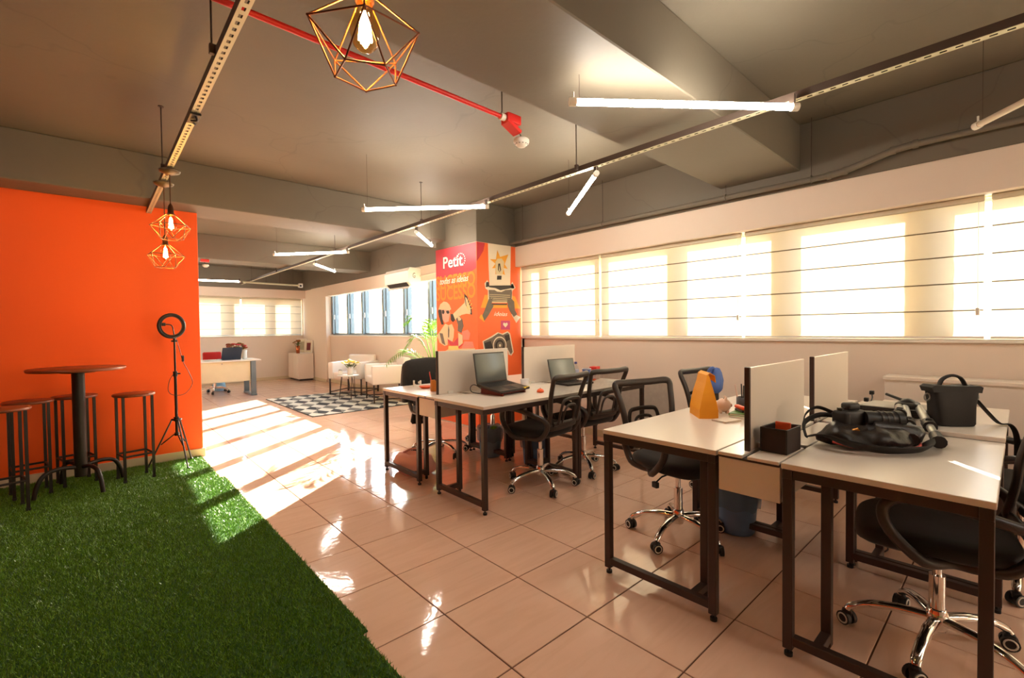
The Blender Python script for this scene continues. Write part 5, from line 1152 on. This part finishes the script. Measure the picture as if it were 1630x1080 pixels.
# palm
pt = thing('potted_palm', 'potted palm with arching bright green fronds behind the armchair and column', 'potted plant', (4.02, 6.25, 0))
m = MB(); m.lathe([(0, 0), (.13, 0), (.145, .02), (.18, .36), (.185, .38), (.165, .38), (.16, .33), (0, .33)], 28); build('pot', m, M_whitegloss, pt)
m = MB(); m.lathe([(0, .34), (.16, .34)], 20); build('soil', m, mat('soil', srgb(60, 42, 28), .95), pt)
rr = random.Random(11)
def frond(dirn, reach, top, droop, nm='frond', base=.36):
    c, s = math.cos(dirn), math.sin(dirn); P = []
    for k in range(15):
        t = k/14; d = reach*t**1.3; z = base+(top-base)*math.sin(PI*.5*min(1, t*1.35)) - droop*max(0, t-.55)**2*4
        P.append(Vector((c*d, s*d, z)))
    m = MB(); m.tube(P, [.009-.007*k/14 for k in range(15)], 6); f = build(nm, m, M_leaf, pt)
    m = MB()
    for k in range(5, 15):
        for j in range(2):
            t = (k+j*.5)/14.5; i = min(13, int(t*14)); p = P[i].lerp(P[i+1], t*14-i) if i < 14 else P[14]; tg = (P[min(i+1, 14)]-P[i]).normalized()
            sd = tg.cross(Vector((0, 0, 1))); sd = sd.normalized() if sd.length > .1 else Vector((-s, c, 0)); L = .21*math.sin(PI*min(.96, .12+t*.85))+.05
            for sg in (-1, 1):
                dr = (tg*.75+sd*sg*.8+Vector((0, 0, -.18+rr.uniform(-.1, .1)))).normalized(); nn = tg.cross(dr).normalized().cross(dr)*.009
                q = p+dr*L*.5+Vector((0, 0, .008)); e = p+dr*L+Vector((0, 0, -.03))
                m.add([p, q+nn, e, q-nn], [(0, 1, 2, 3)])
    build('leaflets', m, M_leaf, f)
frond(1.95, 1.0, .98, .34); frond(2.3, .55, 1.5, .2); frond(-2.3, .4, 1.45, .15); frond(2.75, .5, 1.2, .3); frond(1.4, .4, 1.4, .15); frond(-1.0, .35, 1.1, .25)
# reception desk
rd_ = thing('reception_desk', 'white reception desk with a pale front panel and grey leg', 'desk', (1.6, 10.75, 0))
m = MB(); m.rbox(.55, 10.36, .70, 2.52, 11.10, .725, .004, 1); build('desktop', m, M_whitegloss, rd_, world=True)
m = MB(); m.rbox(.62, 10.44, .30, 2.34, 10.458, .695, .003, 1); build('front_panel', m, mat('cream_panel', srgb(226, 216, 176), .45), rd_, world=True)
for x in (.58, 2.345): m = MB(); m.rbox(x, 10.40, .03, x+.09, 10.47, .70, .004, 1); build('leg', m, M_alu, rd_, world=True); m = MB(); m.rbox(x, 10.98, .03, x+.09, 11.05, .70, .004, 1); build('leg', m, M_alu, rd_, world=True); m = MB(); m.rbox(x-.005, 10.38, 0, x+.095, 11.07, .035, .004, 1); build('foot_rail', m, M_alu, rd_, world=True)
m = MB(); m.cyl((1.85, 10.435, .66), (1.85, 10.44, .66), .012, n=10); build('lock', m, M_silver, rd_, world=True)
laptop((2.02, 10.74, .725), PI+.15, .36, .26, math.radians(68), 'dark laptop seen from behind on the reception desk', shell=mat('blue_black_shell', srgb(44, 50, 62), .4))
r = flowers((2.17, 10.95, .725), 'vase of rust and red flowers on the reception desk', .045, .13, clear_glass('vase_glass', (.95, .9, .8, 1), .15), (M_rust, M_rose, M_rust, M_olive), 26, .21, .22, 'flower_vase', seed=5, fs=.042)
wp = thing('white_vase', 'plain white vase at the end of the reception desk', 'vase', (2.32, 10.80, .725))
m = MB(); m.lathe([(0, 0), (.04, 0), (.044, .02), (.04, .12), (.05, .18), (.046, .18), (.036, .12), (.036, .01), (0, .01)], 18); build('body', m, M_whitegloss, wp); m = MB(); m.tube([(.048*math.cos(2*PI*k/18), .048*math.sin(2*PI*k/18), .18) for k in range(18)], .003, 5, True); build('rim', m, M_whitegloss, wp)
pk = thing('papers', 'stack of white papers on the reception desk', 'papers', (1.72, 10.62, .725))
for k in range(5): m = MB(); R = Matrix.Rotation(.1*k-.2, 4, 'Z'); m.rbox(-.14, -.1, .003*k, .14, .1, .003*k+.0025, .0006, 1, R); build('sheet', m, M_paper, pk)
rcx = thing('red_chair', 'red upholstered office chair behind the reception desk', 'office chair', (1.88, 11.38, 0), PI)
M_redf = mat('red_upholstery', srgb(206, 36, 22), .7)
m = MB(); blob(m, [ring(0, -.0, .42, .2, .2), ring(0, 0, .44, .24, .235), ring(0, 0, .50, .24, .235), ring(0, 0, .52, .2, .2)], .004); build('seat', m, M_redf, rcx)
m = MB(); m.rbox(-.17, -.27, .58, .17, -.20, .86, .03, 3); build('backrest', m, M_redf, rcx)
m = MB(); m.rbox(-.03, -.27, .4, .03, -.24, .62, .005, 1); build('back_post', m, M_black, rcx)
m = MB(); m.cyl((0, 0, .1), (0, 0, .42), .026, n=14); build('gas_lift', m, M_chrome, rcx)
for k in range(5):
    a = 2*PI*k/5; c, s = math.cos(a), math.sin(a); m = MB(); m.tube([(0, 0, .12), (.15*c, .15*s, .115), (.27*c, .27*s, .07)], .018, 8); l = build('base_leg', m, M_chrome, rcx); m = MB(); m.cyl((.27*c-.02*s, .27*s+.02*c, .028), (.27*c+.02*s, .27*s-.02*c, .028), .027, n=12); m.cyl((.27*c, .27*s, .028), (.27*c, .27*s, .07), .009, n=6); build('caster', m, M_black, l)
bl = thing('blue_bag', 'light blue plastic bag on the floor behind the reception desk', 'bag', (2.02, 11.75, 0))
m = MB(); blob(m, [ring(0, 0, .003, .09, .07), ring(0, 0, .1, .12, .09), ring(0, 0, .22, .1, .07), ring(0, 0, .3, .05, .03), ring(0, 0, .34, .06, .04)], .03, 9, 6); build('bag_body', m, mat('blue_plastic', srgb(150, 196, 216), .35), bl)
m = MB(); m.tube(smooth_path([(-.05, 0, .33), (0, 0, .42), (.05, 0, .33)], 5), .008, 6); build('handle', m, MATS['blue_plastic'], bl)
# corner cabinet with vase and frames
cc = thing('corner_cabinet', 'white cube cabinet in the far corner under the copper vase', 'cabinet', (4.08, 12.9, 0))
m = MB(); m.rbox(3.90, 12.47, .045, 4.275, 13.28, .685, .003, 1); build('body', m, M_white, cc, world=True)
m = MB(); m.rbox(3.892, 12.46, .685, 4.28, 13.29, .705, .003, 1); build('top', m, M_white, cc, world=True)
for y in (12.48, 12.88): m = MB(); m.rbox(3.888, y, .06, 3.90, y+.39, .675, .002, 1); build('door', m, M_white, cc, world=True)
m = MB(); m.box(3.93, 12.5, 0, 4.26, 13.25, .045); build('plinth', m, M_frame, cc, world=True)
cv = flowers((3.97, 12.72, .705), 'copper vase of dried brown flowers on the corner cabinet', .05, .20, M_copper, (M_olive, M_rust, mat('dry_tan', srgb(180, 130, 70), .8)), 16, .11, .16, 'copper_vase', seed=9, fs=.03)
def frame(loc, rz, W, H, col, label, tilt=-.14):
    r = thing('picture_frame', label, 'picture frame', loc, rz); Tm = Matrix.Rotation(tilt, 4, 'X')
    m = MB()
    for c in ((-W/2, -.01, 0, W/2, .01, .02), (-W/2, -.01, H-.02, W/2, .01, H), (-W/2, -.01, .02, -W/2+.02, .01, H-.02), (W/2-.02, -.01, .02, W/2, .01, H-.02)): m.box(*c)
    m.xf(Tm); build('border', m, M_paper, r)
    m = MB(); m.box(-W/2+.02, -.004, .02, W/2-.02, .008, H-.02); m.xf(Tm); f = build('mount', m, mat('mount_cream', srgb(226, 218, 190), .6), r)
    m = MB(); m.box(-W/4, -.006, H*.22, W/4, -.004, H*.8); m.xf(Tm); build('picture', m, col, f)
frame((4.19, 12.60, .705), -.9, .22, .34, mat('art_red', srgb(120, 40, 40), .6, var=.5, scale=14), 'picture frame with a dark red print on the corner cabinet')
frame((4.10, 12.86, .705), -.75, .26, .38, mat('art_grey', srgb(176, 170, 140), .6, var=.4, scale=10), 'pale picture frame leaning behind the copper vase')
# ground and pale buildings outside
m = MB(); m.box(-300, -300, -22, 300, 300, -21.5); struct('ground', m, mat('city_ground', srgb(150, 146, 138), .9, var=.2, scale=.05))
